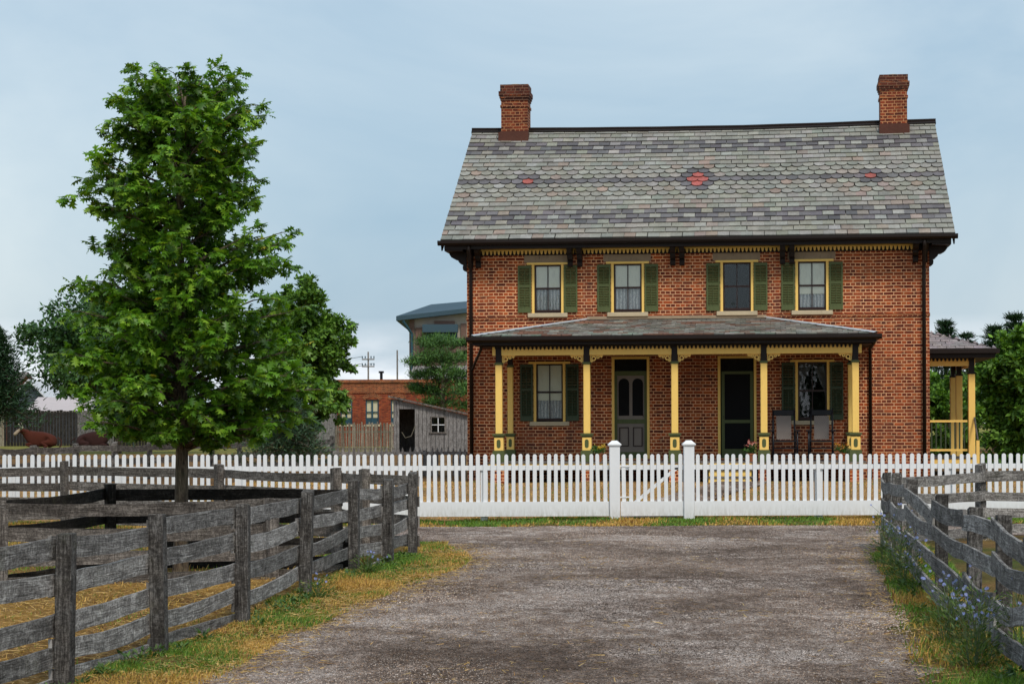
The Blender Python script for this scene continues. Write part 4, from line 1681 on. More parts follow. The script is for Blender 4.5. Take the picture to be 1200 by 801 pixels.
gate_post(718, gl, XL)
gate_post(805, gr, at(811.5, 0, PY)[0])
gt = picket_fence(gx0, gx1, [], 'white picket gate with diagonal brace between two capped posts', is_gate=True, name='garden_gate')
mb = MB()
L = gx1 - gx0
bz = h(gx0, PY)
pa, pb = (0.28, 0.37 - bz), (L - 0.10, 0.97 - bz)
mb.prism([(pa[0] - 0.045, pa[1]), (pa[0] + 0.045, pa[1]), (pb[0] + 0.03, pb[1]), (pb[0] - 0.06, pb[1])], 'y', 0.0125, 0.035)
mb.build('diagonal_brace', M['white'], gt)
mb = MB()
for z in (0.45, 1.0):
    mb.box(-0.05, 0.16, -0.019, -0.012, z - 0.012 - bz, z + 0.012 - bz)
mb.build('hinge', M['white'], gt)
mb = MB()
mb.tube([(L - 0.01, -0.02, 1.20 - bz), (L + 0.02, -0.03, 1.25 - bz), (L + 0.03, -0.03, 1.14 - bz)], 0.008, 6)
mb.build('latch', M['metal'], gt)


# ------------------------------------------------------------------ board fences
def warped_board(p0, p1, z0, z1, wid, th, nrm, sag=0.0, bow=0.0, taper=0.0, seg=12, seed=0):
    """board from p0 to p1 (xy), top height z0..z1, hanging wid below"""
    mb_ = MB()
    a, b = Vector((*p0, 0)), Vector((*p1, 0))
    L = (b - a).length
    rings = []
    for i in range(seg + 1):
        t_ = i / seg
        k = math.sin(math.pi * t_)
        q = a.lerp(b, t_) + nrm * (bow * k)
        zt = z0 + (z1 - z0) * t_ - sag * k + 0.008 * mnoise.noise(Vector((t_ * L * 2, seed * 3.1, 0)))
        wv = wid * (1 + 0.07 * mnoise.noise(Vector((t_ * L * 1.3, seed * 5.7, 4))))
        g = nrm * (th / 2)
        tilt = nrm * (0.012 * mnoise.noise(Vector((t_ * 2, seed, 9))))
        rings.append(((q - g + tilt).to_tuple()[:2] + (zt - wv,), (q + g + tilt).to_tuple()[:2] + (zt - wv,), (q + g - tilt).to_tuple()[:2] + (zt,), (q - g - tilt).to_tuple()[:2] + (zt,), t_ * L))
    ws = (th, wid, th, wid)
    acc = (0, th, th + wid, 2 * th + wid, 2 * th + 2 * wid)
    for A_, B_ in zip(rings, rings[1:]):
        for k in range(4):
            k2 = (k + 1) % 4
            mb_.face([A_[k], A_[k2], B_[k2], B_[k]], [(A_[4], acc[k]), (A_[4], acc[k + 1]), (B_[4], acc[k + 1]), (B_[4], acc[k])])
    mb_.face([rings[0][3], rings[0][2], rings[0][1], rings[0][0]], [(0, 0)] * 4)
    mb_.face([rings[-1][0], rings[-1][1], rings[-1][2], rings[-1][3]], [(0, 0)] * 4)
    return mb_


def board_fence(pts, label, hts, rails, mat, post_mat=None, rail_side=1, pw=0.118, rail_w=0.145, skip_posts=(), jitter=0.02, group=None, post_extra=0.06, th=0.026, basez=None, name='board_fence', sagmul=1.0):
    x0_, y0_ = pts[0]
    z0_ = h(x0_, y0_) if basez is None else basez
    root = empty(name, (x0_, y0_, z0_), 0, label, 'fence', group)
    off = (x0_, y0_, z0_)
    for i, (x_, y_) in enumerate(pts):
        if i in skip_posts:
            continue
        gz = h(x_, y_)
        dv = Vector((pts[min(i + 1, len(pts) - 1)][0] - pts[max(i - 1, 0)][0], pts[min(i + 1, len(pts) - 1)][1] - pts[max(i - 1, 0)][1], 0)).normalized()
        mb_ = MB()
        hh_ = hts[i % len(hts)] + random.uniform(-0.015, 0.02)
        w_ = pw / 2 * random.uniform(0.94, 1.08)
        lean = Matrix.Rotation(random.gauss(0, 0.012), 4, 'X') @ Matrix.Rotation(random.gauss(0, 0.012), 4, 'Y')
        ang = math.atan2(dv.y, dv.x)
        mt = Matrix.Translation((x_, y_, gz)) @ lean @ Matrix.Rotation(ang, 4, 'Z')
        # post with a slanted, chipped top
        ns = 5
        zs = [-0.3, 0.0, hh_ * 0.35, hh_ * 0.7, hh_]
        ringsp = []
        for k, z in enumerate(zs):
            ww = w_ * (1 + 0.05 * mnoise.noise(Vector((k * 1.7, i * 3.3, x_))))
            cs = [(-ww, -ww), (ww, -ww), (ww, ww), (-ww, ww)]
            if k == len(zs) - 1:
                sl_ = random.uniform(-0.02, 0.035)
                ringsp.append([mt @ Vector((c_[0], c_[1], z + (sl_ if j in (1, 2) else -sl_ * .3) + random.uniform(-.006, .006))) for j, c_ in enumerate(cs)])
            else:
                ringsp.append([mt @ Vector((c_[0], c_[1], z)) for c_ in cs])
        for k in range(len(zs) - 1):
            for j in range(4):
                j2 = (j + 1) % 4
                mb_.face([ringsp[k][j], ringsp[k][j2], ringsp[k + 1][j2], ringsp[k + 1][j]], [(zs[k], j * pw), (zs[k], (j + 1) * pw), (zs[k + 1], (j + 1) * pw), (zs[k + 1], j * pw)])
        mb_.face(ringsp[-1], [(0, 0), (0, pw), (pw, pw), (pw, 0)])
        mb_.build('post', post_mat or mat, root, off=off, bevel=0.006)
    for i, (p, q) in enumerate(zip(pts, pts[1:])):
        a, b = Vector((*p, 0)), Vector((*q, 0))
        dv = (b - a).normalized()
        nr = Vector((dv.y, -dv.x, 0)) * rail_side
        for k, zr in enumerate(rails if not isinstance(rails[0], (list, tuple)) else rails[min(i, len(rails) - 1)]):
            ex = 0.045
            pa_ = a - dv * ex + nr * (pw / 2 + th / 2 + 0.003)
            pb_ = b + dv * ex + nr * (pw / 2 + th / 2 + 0.003)
            # alternate bays overlap slightly in depth
            o_ = (i % 2) * 0.004
            pa_ += nr * o_
            pb_ += nr * o_
            za = zr + h(*p) + random.gauss(0, jitter)
            zb = zr + h(*q) + random.gauss(0, jitter)
            mbb = warped_board(pa_[:2], pb_[:2], za, zb, rail_w * random.uniform(0.92, 1.06), th, nr, sag=random.uniform(-0.01, 0.045) * sagmul, bow=random.uniform(-0.02, 0.03), seed=i * 7 + k + x0_)
            mbb.build('rail', mat, root, off=off)
    return root


PA = [(-3.45, 11.6), (-3.02, 14.35), (-2.72, 16.43), (-2.39, 18.88), (-2.16, 22.2), (-1.90, 25.6), (-1.58, 27.1), (-1.36, 29.06)]
RA = [[0.985, 0.78, 0.50, 0.30, 0.07], [1.0, 0.77, 0.51, 0.30, 0.07], [1.02, 0.80, 0.53, 0.33, 0.10], [1.0, 0.78, 0.51, 0.27], [0.99, 0.76, 0.50, 0.24], [0.97, 0.74, 0.50, 0.27, 0.05], [0.97, 0.73, 0.48, 0.24, 0.02]]
board_fence(PA, 'weathered grey board fence nearest the camera along the left edge of the gravel drive', [1.06, 1.04, 1.08, 1.07, 1.05, 1.08, 1.05, 1.08], RA, M['wood'], post_mat=M['wood_post'], rail_side=-1, jitter=0.018)
PC = [(-1.36, 29.06), (-2.08, 29.9), (-2.55, 31.0), (-4.72, 34.3), (-7.70, 36.7), (-9.6, 36.9), (-11.6, 36.9)]
board_fence(PC, 'grey board fence directly in front of the white pickets on the left', [1.12, 1.14, 1.12, 1.13, 1.15], [1.06, 0.79, 0.52, 0.25], M['wood_mid'], rail_side=1, skip_posts=(0,), jitter=0.012, sagmul=0.6)
PD = [(-1.92, 25.75), (-4.95, 26.3), (-5.45, 23.25)]
board_fence(PD, 'very dark board fence behind the oak trunk in the middle of the paddock', [1.0, 1.02, 0.9], [0.965, 0.68, 0.40, 0.15], M['wood_dark'], rail_side=1, skip_posts=(0, 2), jitter=0.012)
PE = [(-2.0, 25.45), (-2.74, 24.3), (-5.52, 23.05), (-8.3, 22.6)]
board_fence(PE, 'brownish grey board fence crossing the paddock in front of the oak trunk', [0.86, 0.86, 0.86, 0.86], [0.925, 0.64, 0.36, 0.12], M['wood_mid'], rail_side=1, skip_posts=(0,), jitter=0.012)
PR = [(5.26, 29.9), (5.12, 28.4), (4.68, 25.0), (4.12, 20.5), (3.93, 18.2), (3.80, 16.5), (3.52, 14.3), (3.25, 12.0)]
RR = [[0.97, 0.70, 0.44, 0.18], [0.98, 0.71, 0.44, 0.18], [1.0, 0.74, 0.47, 0.21], [0.99, 0.73, 0.45, 0.2], [0.99, 0.72, 0.46, 0.22], [1.0, 0.74, 0.48, 0.22], [1.02, 0.75, 0.5, 0.24]]
board_fence(PR, 'wavy grey board fence with blue chicory at its foot along the right of the drive', [1.04, 1.04, 1.08, 1.03, 1.0, 1.02, 1.05], RR, M['wood'], post_mat=M['wood_post'], rail_side=1, jitter=0.03, sagmul=1.3)
PR2 = [(5.30, 29.95), (7.05, 32.1), (9.4, 32.6), (11.8, 32.8)]
board_fence(PR2, 'grey board fence running off to the right in front of the white pickets', [1.06, 1.10, 1.1, 1.1], [1.02, 0.76, 0.45, 0.2], M['wood'], post_mat=M['wood_post'], rail_side=1, skip_posts=(0,), jitter=0.02)
PP = [(-10.75, 43.8)]
for k in range(11):
    PP.append((PP[-1][0] + 0.46, PP[-1][1] + 2.15))
board_fence(PP, 'grey board fence beyond the white pickets receding across the cattle pasture', [0.90], [0.86, 0.55, 0.25], M['wood_mid'], rail_side=1, jitter=0.015, pw=0.11)


# ------------------------------------------------------------------ trees
def limb_curve(p0, d0, L, rise, droop, n=6, wob=0.06):
    pts = []
    for i in range(n + 1):
        t_ = i / n
        p = Vector(p0) + Vector((d0[0], d0[1], 0)) * (L * t_)
        p.z += L * (rise * t_ - droop * t_ * t_)
        p += Vector((random.gauss(0, wob), random.gauss(0, wob), random.gauss(0, wob))) * (L * 0.25 * (t_ > 0))
        pts.append(p)
    return pts


def lerp_tab(tab, z):
    zs_ = [t_[0] for t_ in tab]
    return np.interp(z, zs_, [t_[1] for t_ in tab]), np.interp(z, zs_, [t_[2] for t_ in tab])


def make_oak():
    bx, by = at(211, 540, 25.0)[0], 25.0
    S = 25.0 / 2500
    root = empty('oak_tree', (bx, by, 0), 0, 'young oak with a dense lobed leafy crown rising from the left paddock', 'tree')
    # silhouette: image y -> left, right extents (px from the trunk)
    prof = [(76, -14, 0), (84, 4, 36), (92, 60, 60), (100, 74, 88), (112, 84, 104), (150, 86, 112), (172, 92, 104), (190, 118, 100), (207, 132, 92), (226, 140, 86),
            (240, 112, 84), (256, 86, 74), (268, 78, 120), (282, 82, 150), (296, 104, 140), (312, 100, 106), (330, 112, 116), (360, 132, 122), (385, 134, 130), (410, 124, 150), (435, 128, 152), (460, 120, 148), (485, 98, 150), (503, 62, 132), (520, 36, 118), (538, 16, 100)]
    tab = sorted([((497 - y) * S + CZ, l * S * (0.88 if y < 262 else 0.95 if y < 400 else 1.03), r * S * (0.84 if y < 262 else 0.96 if y < 400 else 1.03)) for y, l, r in prof])
    ztop = (497 - 82) * S + CZ
    tr = MB()
    tp = []
    for i in range(15):
        t_ = i / 14
        z = ztop * 0.97 * t_
        tp.append((0.03 * math.sin(t_ * 7) * t_ + 0.06 * t_, 0.03 * math.cos(t_ * 5) * t_, z))
    tr.tube([(0, 0, -0.15)] + tp, [0.11, 0.098] + [0.082 * (1 - i / 14) ** 0.8 + 0.008 for i in range(1, 15)], 12)
    tr.build('trunk', M['bark'], root, smooth_sh=True)
    lb = MB()
    P, N_, AX = [], [], []
    nb = 195
    for i in range(nb):
        # more limbs low down
        u = (i + 0.5) / nb
        zend = 1.62 + (ztop - 1.62) * (u ** 1.02)
        az = i * 2.39996 + random.uniform(-.35, .35)
        lft, rgt = lerp_tab(tab, zend)
        cx = math.cos(az)
        w_ = (cx + 1) / 2
        ext = lft * (1 - w_) + rgt * w_
        depth = (lft + rgt) / 2
        Lx = abs(cx) * ext
        Ly = abs(math.sin(az)) * depth
        L_ = math.hypot(Lx, Ly) * (random.uniform(0.86, 1.10) if i % 3 else random.uniform(0.5, 0.8))
        if ext < 0.02 or mnoise.noise(Vector((math.cos(az) * 1.5, math.sin(az) * 1.5, zend * 1.3))) > 0.52:
            continue
        L_ = max(0.15, L_)
        up_f = 0.25 + 0.6 * u
        z0_ = max(1.15, zend - L_ * up_f * 0.8)
        z0_ = min(z0_, ztop * 0.93)
        tx = 0.03 * math.sin(z0_ / ztop * 7) * z0_ / ztop + 0.06 * z0_ / ztop
        rise = (zend - z0_) / L_ + 0.22
        pts = limb_curve((tx, 0, z0_), (math.cos(az), math.sin(az)), L_, rise, 0.22)
        r0 = 0.010 + 0.016 * L_ * (1 - 0.4 * u)
        lb.tube(pts, [r0 * (1 - k / 6.5) + 0.002 for k in range(len(pts))], 5, cap=False)
        # twigs
        ntw = int(3 + L_ * 5.5)
        for k in range(ntw):
            t_ = 0.22 + 0.80 * (k + random.random()) / ntw
            t_ = min(t_, 1.0)
            idx = min(len(pts) - 2, int(t_ * (len(pts) - 1)))
            fr_ = t_ * (len(pts) - 1) - idx
            bp = pts[idx].lerp(pts[idx + 1], fr_)
            a2 = az + random.choice((-1, 1)) * random.uniform(0.3, 1.35)
            tl = random.uniform(0.12, 0.32) * (1.15 - 0.3 * t_)
            if t_ > 0.93:
                a2 = az + random.uniform(-.4, .4)
            dirv = Vector((math.cos(a2), math.sin(a2), random.uniform(-0.35, 0.75))).normalized()
            e_ = bp + dirv * tl
            lb.tube([bp, (bp + e_) / 2 + Vector((0, 0, 0.012)), e_], [0.0045, 0.0035, 0.002], 4, cap=False)
            nl = random.randint(15, 20)
            for j in range(nl):
                q = random.random() ** 0.6
                c_ = bp + dirv * (tl * (0.25 + 0.8 * q))
                ad = Vector((random.gauss(0, 1), random.gauss(0, 1), random.gauss(-0.1, 0.6))).normalized()
                ax_ = (dirv * 0.6 + ad * 0.95 + Vector((0, 0, -0.22))).normalized()
                P.append(c_ + ad * 0.02)
                AX.append(ax_)
                N_.append(Vector((random.gauss(0, 0.5), random.gauss(-0.15, 0.5), 1.0)))
    lb.build('limbs', M['bark'], root)
    P, AX, N_ = np.array(P), np.array(AX), np.array(N_)
    n = len(P)
    cols = blend_cols(n, [(0.095, 0.22, 0.016), (0.15, 0.31, 0.022), (0.058, 0.15, 0.013), (0.23, 0.39, 0.035), (0.105, 0.24, 0.018)], 0.22)
    # clumps tint by position
    for i in range(n):
        v = mnoise.noise(Vector(P[i] * 2.2))
        cols[i] *= 0.92 + 0.6 * v
    yel = RNG.random(n) < 0.004
    cols[yel] = (0.50, 0.42, 0.03)
    scatter('crown', OAK_LEAF_V, OAK_LEAF_F, P, frames(AX, N_), RNG.uniform(0.088, 0.155, n), cols, M['leaf'], root)
    print('oak leaves', n)


make_oak()


def clump_tree(name, px, pyc, D, rx, rz, label, n, pal, lsize, group=None, ground=0.45, squash=1.0, lobes=26, cat='tree', trunk_r=0.2, mat='leaf_far', cluster=0.22):
    """broadleaf tree: trunk, limbs to lobe centres, leaves in clumps around them. rx, rz half sizes in px"""
    S = D / 2500
    x_, y_, zc = at(px, pyc, D)
    gz = ground
    root = empty(name, (x_, y_, gz), 0, label, cat, group)
    Rx, Rz = rx * S, rz * S
    zc -= gz
    tr = MB()
    tr.tube([(0, 0, -0.3), (0.02, 0, zc * 0.35), (0.05, 0.03, zc * 0.7), (0, 0, zc + Rz * 0.5)], [trunk_r * 1.2, trunk_r, trunk_r * 0.7, trunk_r * 0.2], 8)
    tr.build('trunk', M['bark'], root, smooth_sh=True)
    lb = MB()
    P = []
    O = []
    for i in range(lobes):
        # points on/in ellipsoid
        v = Vector((random.gauss(0, 1), random.gauss(0, 1), random.gauss(0, 1))).normalized()
        q = random.uniform(0.35, 0.86)
        k = 1 + 0.18 * mnoise.noise(v * 2.0 + Vector((px, 0, 0)))
        c_ = Vector((v.x * Rx * q * k, v.y * Rx * q * 0.9 * k, zc + v.z * Rz * q * k))
        st_ = Vector((0, 0, max(0.4, min(zc + Rz * 0.3, c_.z - abs(v.x) * Rx * 0.5 - 0.1 * Rz))))
        lb.tube([st_, st_.lerp(c_, 0.55) + Vector((0, 0, 0.05 * Rz)), c_], [trunk_r * 0.3, trunk_r * 0.18, trunk_r * 0.05], 5, cap=False)
        m_ = n // lobes
        rad = Rx * random.uniform(0.28, 0.42)
        # sub clumps
        sc_ = 9
        for s_ in range(sc_):
            dv = Vector((random.gauss(0, 1), random.gauss(0, 1), random.gauss(0.1, 0.8)))
            dv.normalize()
            sc_c = c_ + Vector((dv.x * rad, dv.y * rad, dv.z * rad * 0.75 * Rz / Rx)) * random.uniform(0.4, 1.0)
            mm_ = m_ // sc_
            g = RNG.normal(0, 1, (mm_, 3))
            g *= (RNG.uniform(0.3, 1.0, (mm_, 1)) * rad * cluster * 1.6) / np.linalg.norm(g, axis=1, keepdims=True) * np.array([1.2, 1.2, 0.75])
            P.append(np.array(sc_c) + g)
            O.append(np.tile(np.array((sc_c - Vector((0, 0, zc))).normalized()), (mm_, 1)))
    lb.build('limbs', M['bark'], root)
    P = np.concatenate(P)
    O = np.concatenate(O)
    m_ = len(P)
    ax_ = O * 0.6 + RNG.normal(0, 0.8, (m_, 3)) + [0, 0, -0.25]
    nn_ = RNG.normal(0, 0.55, (m_, 3)) + [0, -0.1, 1.0]
    cols = blend_cols(m_, pal, 0.2)
    scatter('crown', LEAF_V, LEAF_F, P, frames(ax_, nn_), RNG.uniform(0.7, 1.3, m_) * lsize, cols, M[mat], root)
    return root


GREEN = [(0.045, 0.105, 0.020), (0.065, 0.14, 0.025), (0.035, 0.085, 0.018)]
BRIGHT = [(0.10, 0.21, 0.020), (0.15, 0.29, 0.03), (0.06, 0.145, 0.016)]
DARKG2 = [(0.045, 0.115, 0.028), (0.065, 0.15, 0.035), (0.03, 0.085, 0.024)]
DARKG = [(0.022, 0.060, 0.022), (0.032, 0.080, 0.028), (0.018, 0.05, 0.018)]
clump_tree('broadleaf_tree', 352, 425, 70, 60, 108, 'bright green broadleaf tree standing right behind the oak crown', 34000, BRIGHT, 0.17, lobes=50, trunk_r=0.16)
clump_tree('broadleaf_tree', 138, 406, 100, 116, 70, 'dark blue green tree behind the oak crown, left of it above the barns', 42000, DARKG2, 0.22, lobes=70, trunk_r=0.14)
clump_tree('broadleaf_tree', 1205, 470, 62, 66, 96, 'tall dense green tree at the right edge beside the side porch', 40000, BRIGHT, 0.18, lobes=60, trunk_r=0.2)
clump_tree('broadleaf_tree', 1112, 492, 75, 44, 62, 'green leafy tree seen through the side porch between house wall and posts', 22000, BRIGHT, 0.18, lobes=36, trunk_r=0.15)
clump_tree('broadleaf_tree', 1290, 470, 66, 70, 90, 'green leafy tree just beyond the right edge of the picture', 9000, GREEN, 0.22, lobes=26, trunk_r=0.2)


def conifer(name, px, ytop, ybase, D, halfw, label, n, pal, lsize, group=None, ground=0.45, layers=16, gap=0.3, trunk_r=0.15, cat='tree', droop=0.15, tuft=0.16):
    S = D / 2500
    x_, y_, zt = at(px, ytop, D)
    gz = ground
    root = empty(name, (x_, y_, gz), 0, label, cat, group)
    H = zt - gz
    tr = MB()
    tr.tube([(0, 0, -0.3), (0, 0, H * 0.5), (0, 0, H * 0.97)], [trunk_r, trunk_r * 0.6, 0.015], 7)
    tr.build('trunk', M['bark'], root, smooth_sh=True)
    zb = max(0.15, CZ + (497 - ybase) * S - gz)
    lb = MB()
    P, A_ = [], []
    nl = layers
    tot = nl * 9
    per = max(3, n // (tot * 6))
    for i in range(nl):
        t_ = (i + 0.3) / nl
        z = zb + (H - zb) * t_ ** 0.95
        Lb = halfw * S * ((1 - t_) ** 0.8) * random.uniform(0.85, 1.1) + 0.05
        for k in range(9):
            az = k * 2 * math.pi / 9 + i * 0.7 + random.uniform(-.3, .3)
            L_ = Lb * random.uniform(0.65, 1.08)
            pts = limb_curve((0, 0, z), (math.cos(az), math.sin(az)), L_, 0.10, droop + 0.1, 4, 0.03)
            lb.tube(pts, [0.02, 0.016, 0.012, 0.008, 0.004], 4, cap=False)
            for q in range(6):
                tq = 0.25 + 0.78 * q / 5
                tq = min(tq, 0.999)
                idx = int(tq * 4)
                bp = pts[idx].lerp(pts[idx + 1], tq * 4 - idx)
                g = RNG.normal(0, 1, (per, 3)) * np.array([1, 1, 0.45]) * tuft * (0.5 + Lb)
                P.append(np.array(bp) + g)
                A_.append(np.tile([math.cos(az), math.sin(az), 0.35], (per, 1)))
    lb.build('limbs', M['bark'], root)
    P, A_ = np.concatenate(P), np.concatenate(A_)
    m_ = len(P)
    ax_ = A_ + RNG.normal(0, 0.55, (m_, 3))
    scatter('crown', NEEDLE_V, NEEDLE_F, P, frames(ax_, RNG.normal(0, 0.5, (m_, 3)) + [0, 0, 1]), np.stack([np.full(m_, lsize * 1.6), RNG.uniform(0.7, 1.4, m_) * lsize, np.full(m_, lsize)], 1), blend_cols(m_, pal, 0.2), M['needle'], root)
    return root


conifer('spruce_tree', 335, 462, 533, 50, 55, 'low blue green spruce just behind the white fence below the oak crown', 12000, [(0.05, 0.10, 0.05), (0.07, 0.13, 0.06), (0.03, 0.07, 0.035)], 0.10, layers=14, trunk_r=0.08, tuft=0.10)
conifer('spruce_tree', -8, 383, 486, 85, 52, 'dark conifer at the far left edge in front of the brick gable', 14000, DARKG, 0.22, layers=15, droop=0.25)
conifer('pine_tree', 1108, 374, 500, 95, 34, 'slim pine with its top showing above the side porch roof', 7000, DARKG, 0.22, layers=14, gap=.4, droop=0.0)
conifer('pine_tree', 1133, 388, 500, 92, 26, 'shortest pine top just over the end of the side porch roof', 5000, DARKG, 0.2, layers=12, droop=0.0)
conifer('pine_tree', 1166, 381, 500, 88, 34, 'dark pine top left of the tall green tree at the right edge', 7000, DARKG, 0.22, layers=14, droop=0.0)
conifer('pine_tree', 1190, 366, 500, 90, 36, 'tallest dark pine top near the upper right of the side porch', 7000, DARKG, 0.22, layers=14, droop=0.0)


def scots_pine():
    D = 100
    S = D / 2500
    x_, y_, _ = at(520, 480, D)
    gz = 0.45
    root = empty('pine_tree', (x_, y_, gz), 0, 'spreading pine with flat layered branches behind the shed roof', 'tree')
    tr = MB()
    tr.tube([(0, 0, -0.2), (0.1, 0, 1.2), (-0.05, 0, 2.6), (0.0, 0, 4.6)], [0.16, 0.14, 0.10, 0.03], 8)
    tr.build('trunk', M['bark'], root, smooth_sh=True)
    lb = MB()
    P = []
    pads = [(505, 402, 18), (520, 399, 20), (541, 402, 14), (492, 423, 17), (512, 418, 24), (535, 420, 20), (553, 418, 16), (500, 437, 18), (520, 436, 24), (545, 436, 22), (495, 455, 14), (512, 458, 20), (540, 458, 24), (560, 450, 22), (515, 470, 18), (548, 474, 20), (530, 447, 22)]
    for (px, py, r) in pads:
        c_ = Vector(at(px, py, D + random.uniform(-1.0, 1.0))) - Vector((x_, y_, gz))
        st_ = Vector((0, 0, max(0.5, c_.z - 0.5)))
        lb.tube([st_, st_.lerp(c_, 0.5), c_], [0.05, 0.035, 0.012], 5, cap=False)
        m_ = 900
        for q in range(7):
            o_ = Vector((random.uniform(-1, 1), random.uniform(-1, 1), random.uniform(-.25, .25))) * (r * S * 0.8)
            g = RNG.normal(0, 1, (m_ // 7, 3)) * np.array([0.30, 0.30, 0.13]) * r * S
            P.append(np.array(c_ + o_) + g)
    lb.build('limbs', M['bark'], root)
    P = np.concatenate(P)
    m_ = len(P)
    ax_ = RNG.normal(0, 1, (m_, 3)) + [0, 0, 0.6]
    scatter('crown', NEEDLE_V, NEEDLE_F, P, frames(ax_, RNG.normal(0, 0.6, (m_, 3)) + [0, 0, 1]), np.stack([np.full(m_, 0.26), RNG.uniform(0.12, 0.28, m_), np.full(m_, .2)], 1), blend_cols(m_, [(0.065, 0.15, 0.03), (0.10, 0.21, 0.04), (0.04, 0.10, 0.022)], 0.2), M['needle'], root)


scots_pine()
for (X_, Y_, Hc, Rr_, lab) in ((-25, -40, 4.1, 140, 'leafy tree far behind the viewpoint at the very left end of the row'), (-8, -42, 4.0, 140, 'leafy tree behind the viewpoint second in the row from its left end'), (-16, -43, 4.2, 130, 'leafy tree on the far side of the drive behind the viewpoint, leftmost'), (1, -42, 4.1, 140, 'leafy tree on the far side of the drive behind the viewpoint, middle'), (11, -41, 4.2, 130, 'leafy tree on the far side of the drive behind the viewpoint, rightmost')):
    tt_ = clump_tree('broadleaf_tree', 600, 497, 80, Rr_, 130, lab, 16000, GREEN, 0.46, lobes=44, trunk_r=0.25, ground=CZ - Hc)
    tt_.location = (X_, Y_, 0)

# ------------------------------------------------------------------ background buildings
BG = 0.45


def wbox(mb_, px0, px1, py0, py1, D, depth, gz=None):
    """box whose front face covers the pixel rectangle at distance D"""
    xa, _, zt = at(px0, py0, D)
    xb, _, zb = at(px1, py1, D)
    if gz is not None:
        zb = gz
    mb_.box(xa, xb, D, D + depth, zb, zt)
    return xa, xb, zb, zt


# shed
D = 90
sx0, _, _ = at(459, 0, D)
sx1, _, _ = at(550, 0, D)
shed = empty('shed', ((sx0 + sx1) / 2, D, BG), 0, 'lean-to shed of silvery vertical boards with open dark doorway', 'shed')
OS = ((sx0 + sx1) / 2, D, BG)
zl, zr = at(459, 467, D)[2], at(550, 487, D)[2]


def shed_top(x_):
    return zl + (zr - zl) * (x_ - sx0) / (sx1 - sx0)


dx0, dx1, dzt = at(466, 0, D)[0], at(484, 0, D)[0], at(466, 479, D)[2]
wx0, wx1, wz0, wz1 = at(504, 0, D)[0], at(519, 0, D)[0], at(504, 506, D)[2], at(504, 489, D)[2]
mb = MB()
x = sx0
k = 0
while x < sx1 - 0.02:
    wdt = random.uniform(0.13, 0.20)
    xe = min(sx1, x + wdt)
    for lim in (dx0, dx1, wx0, wx1):
        if x + 0.01 < lim < xe:
            xe = lim
    xm = (x + xe) / 2
    yo = D + random.uniform(-0.012, 0.004)
    g = 0.008
    if dx0 < xm < dx1:
        segs_ = [(dzt, None)]
    elif wx0 < xm < wx1:
        segs_ = [(BG - 0.05, wz0), (wz1, None)]
    else:
        segs_ = [(BG - 0.05, None)]
    for (za, zb) in segs_:
        if zb is None:
            P_ = [(x + g, za), (xe - g, za), (xe - g, shed_top(xe)), (x + g, shed_top(x))]
        else:
            P_ = [(x + g, za), (xe - g, za), (xe - g, zb), (x + g, zb)]
        mb.prism(P_, 'y', yo, yo + 0.03)
    x = xe
sw = mb.build('wall', M['wood_shed'], shed, off=OS)
mb = MB()
mb.prism([(D + 0.04, BG), (D + 3.0, BG), (D + 3.0, zl - 0.1), (D + 0.04, zl - 0.1)], 'x', sx0 + 0.0, sx0 + 0.04)
mb.box(sx1 - 0.04, sx1, D + 0.04, D + 3.0, BG, zr - 0.05)
mb.prism([(sx0, BG), (sx1, BG), (sx1, zr - 0.04), (sx0, zl - 0.04)], 'y', D + 2.96, D + 3.0)
mb.build('side_wall', M['wood_shed'], shed, off=OS)
mb = MB()
xa, xb = sx0 - 0.22, sx1 + 0.15
for (th0, th1) in ((0.02, 0.09),):
    mb.prism([(xa, shed_top(xa) + th0), (xb, shed_top(xb) + th0), (xb, shed_top(xb) + th1), (xa, shed_top(xa) + th1)], 'y', D - 0.2, D + 3.2)
mb.build('roof', M['wood_mid'], shed, off=OS)
mb = MB()
t_ = 0.05
mb.box(wx0 - t_, wx1 + t_, D - 0.05, D - 0.014, wz1, wz1 + t_)
mb.box(wx0 - 0.10, wx1 + 0.10, D - 0.07, D - 0.014, wz0 - t_, wz0)
mb.box(wx0 - t_, wx0, D - 0.05, D - 0.014, wz0, wz1)
mb.box(wx1, wx1 + t_, D - 0.05, D - 0.014, wz0, wz1)
wn = mb.build('window', M['wood_mid'], shed, off=OS)
mb = MB()
xm = (wx0 + wx1) / 2
zm = (wz0 + wz1) / 2
mb.box(wx0, wx1, D - 0.03, D - 0.01, zm - 0.015, zm + 0.015)
mb.box(xm - 0.015, xm + 0.015, D - 0.03, D - 0.012, wz0, wz1)
mb.build('muntin', M['white'], wn, off=OS)
mb = MB()
mb.box(wx0, wx1, D + 0.0, D + 0.005, wz0, wz1)
mb.build('glass_pane', M['glass'], wn, off=OS)
mb = MB()
mb.box(sx1 - 0.10, sx1 + 0.02, D - 0.035, D - 0.013, BG, zr - 0.02)
mb.build('corner_board', M['white'], shed, off=OS)
mb = MB()
mb.tube([(dx0 + 0.1, D - 0.04, BG + 1.0), (dx0 + 0.25, D - 0.05, BG + 0.75), (dx1 - 0.15, D - 0.05, BG + 0.82), (dx1 + 0.02, D - 0.04, BG + 1.25)], 0.018, 6)
mb.build('rope', M['wood_pale'], shed, off=OS)


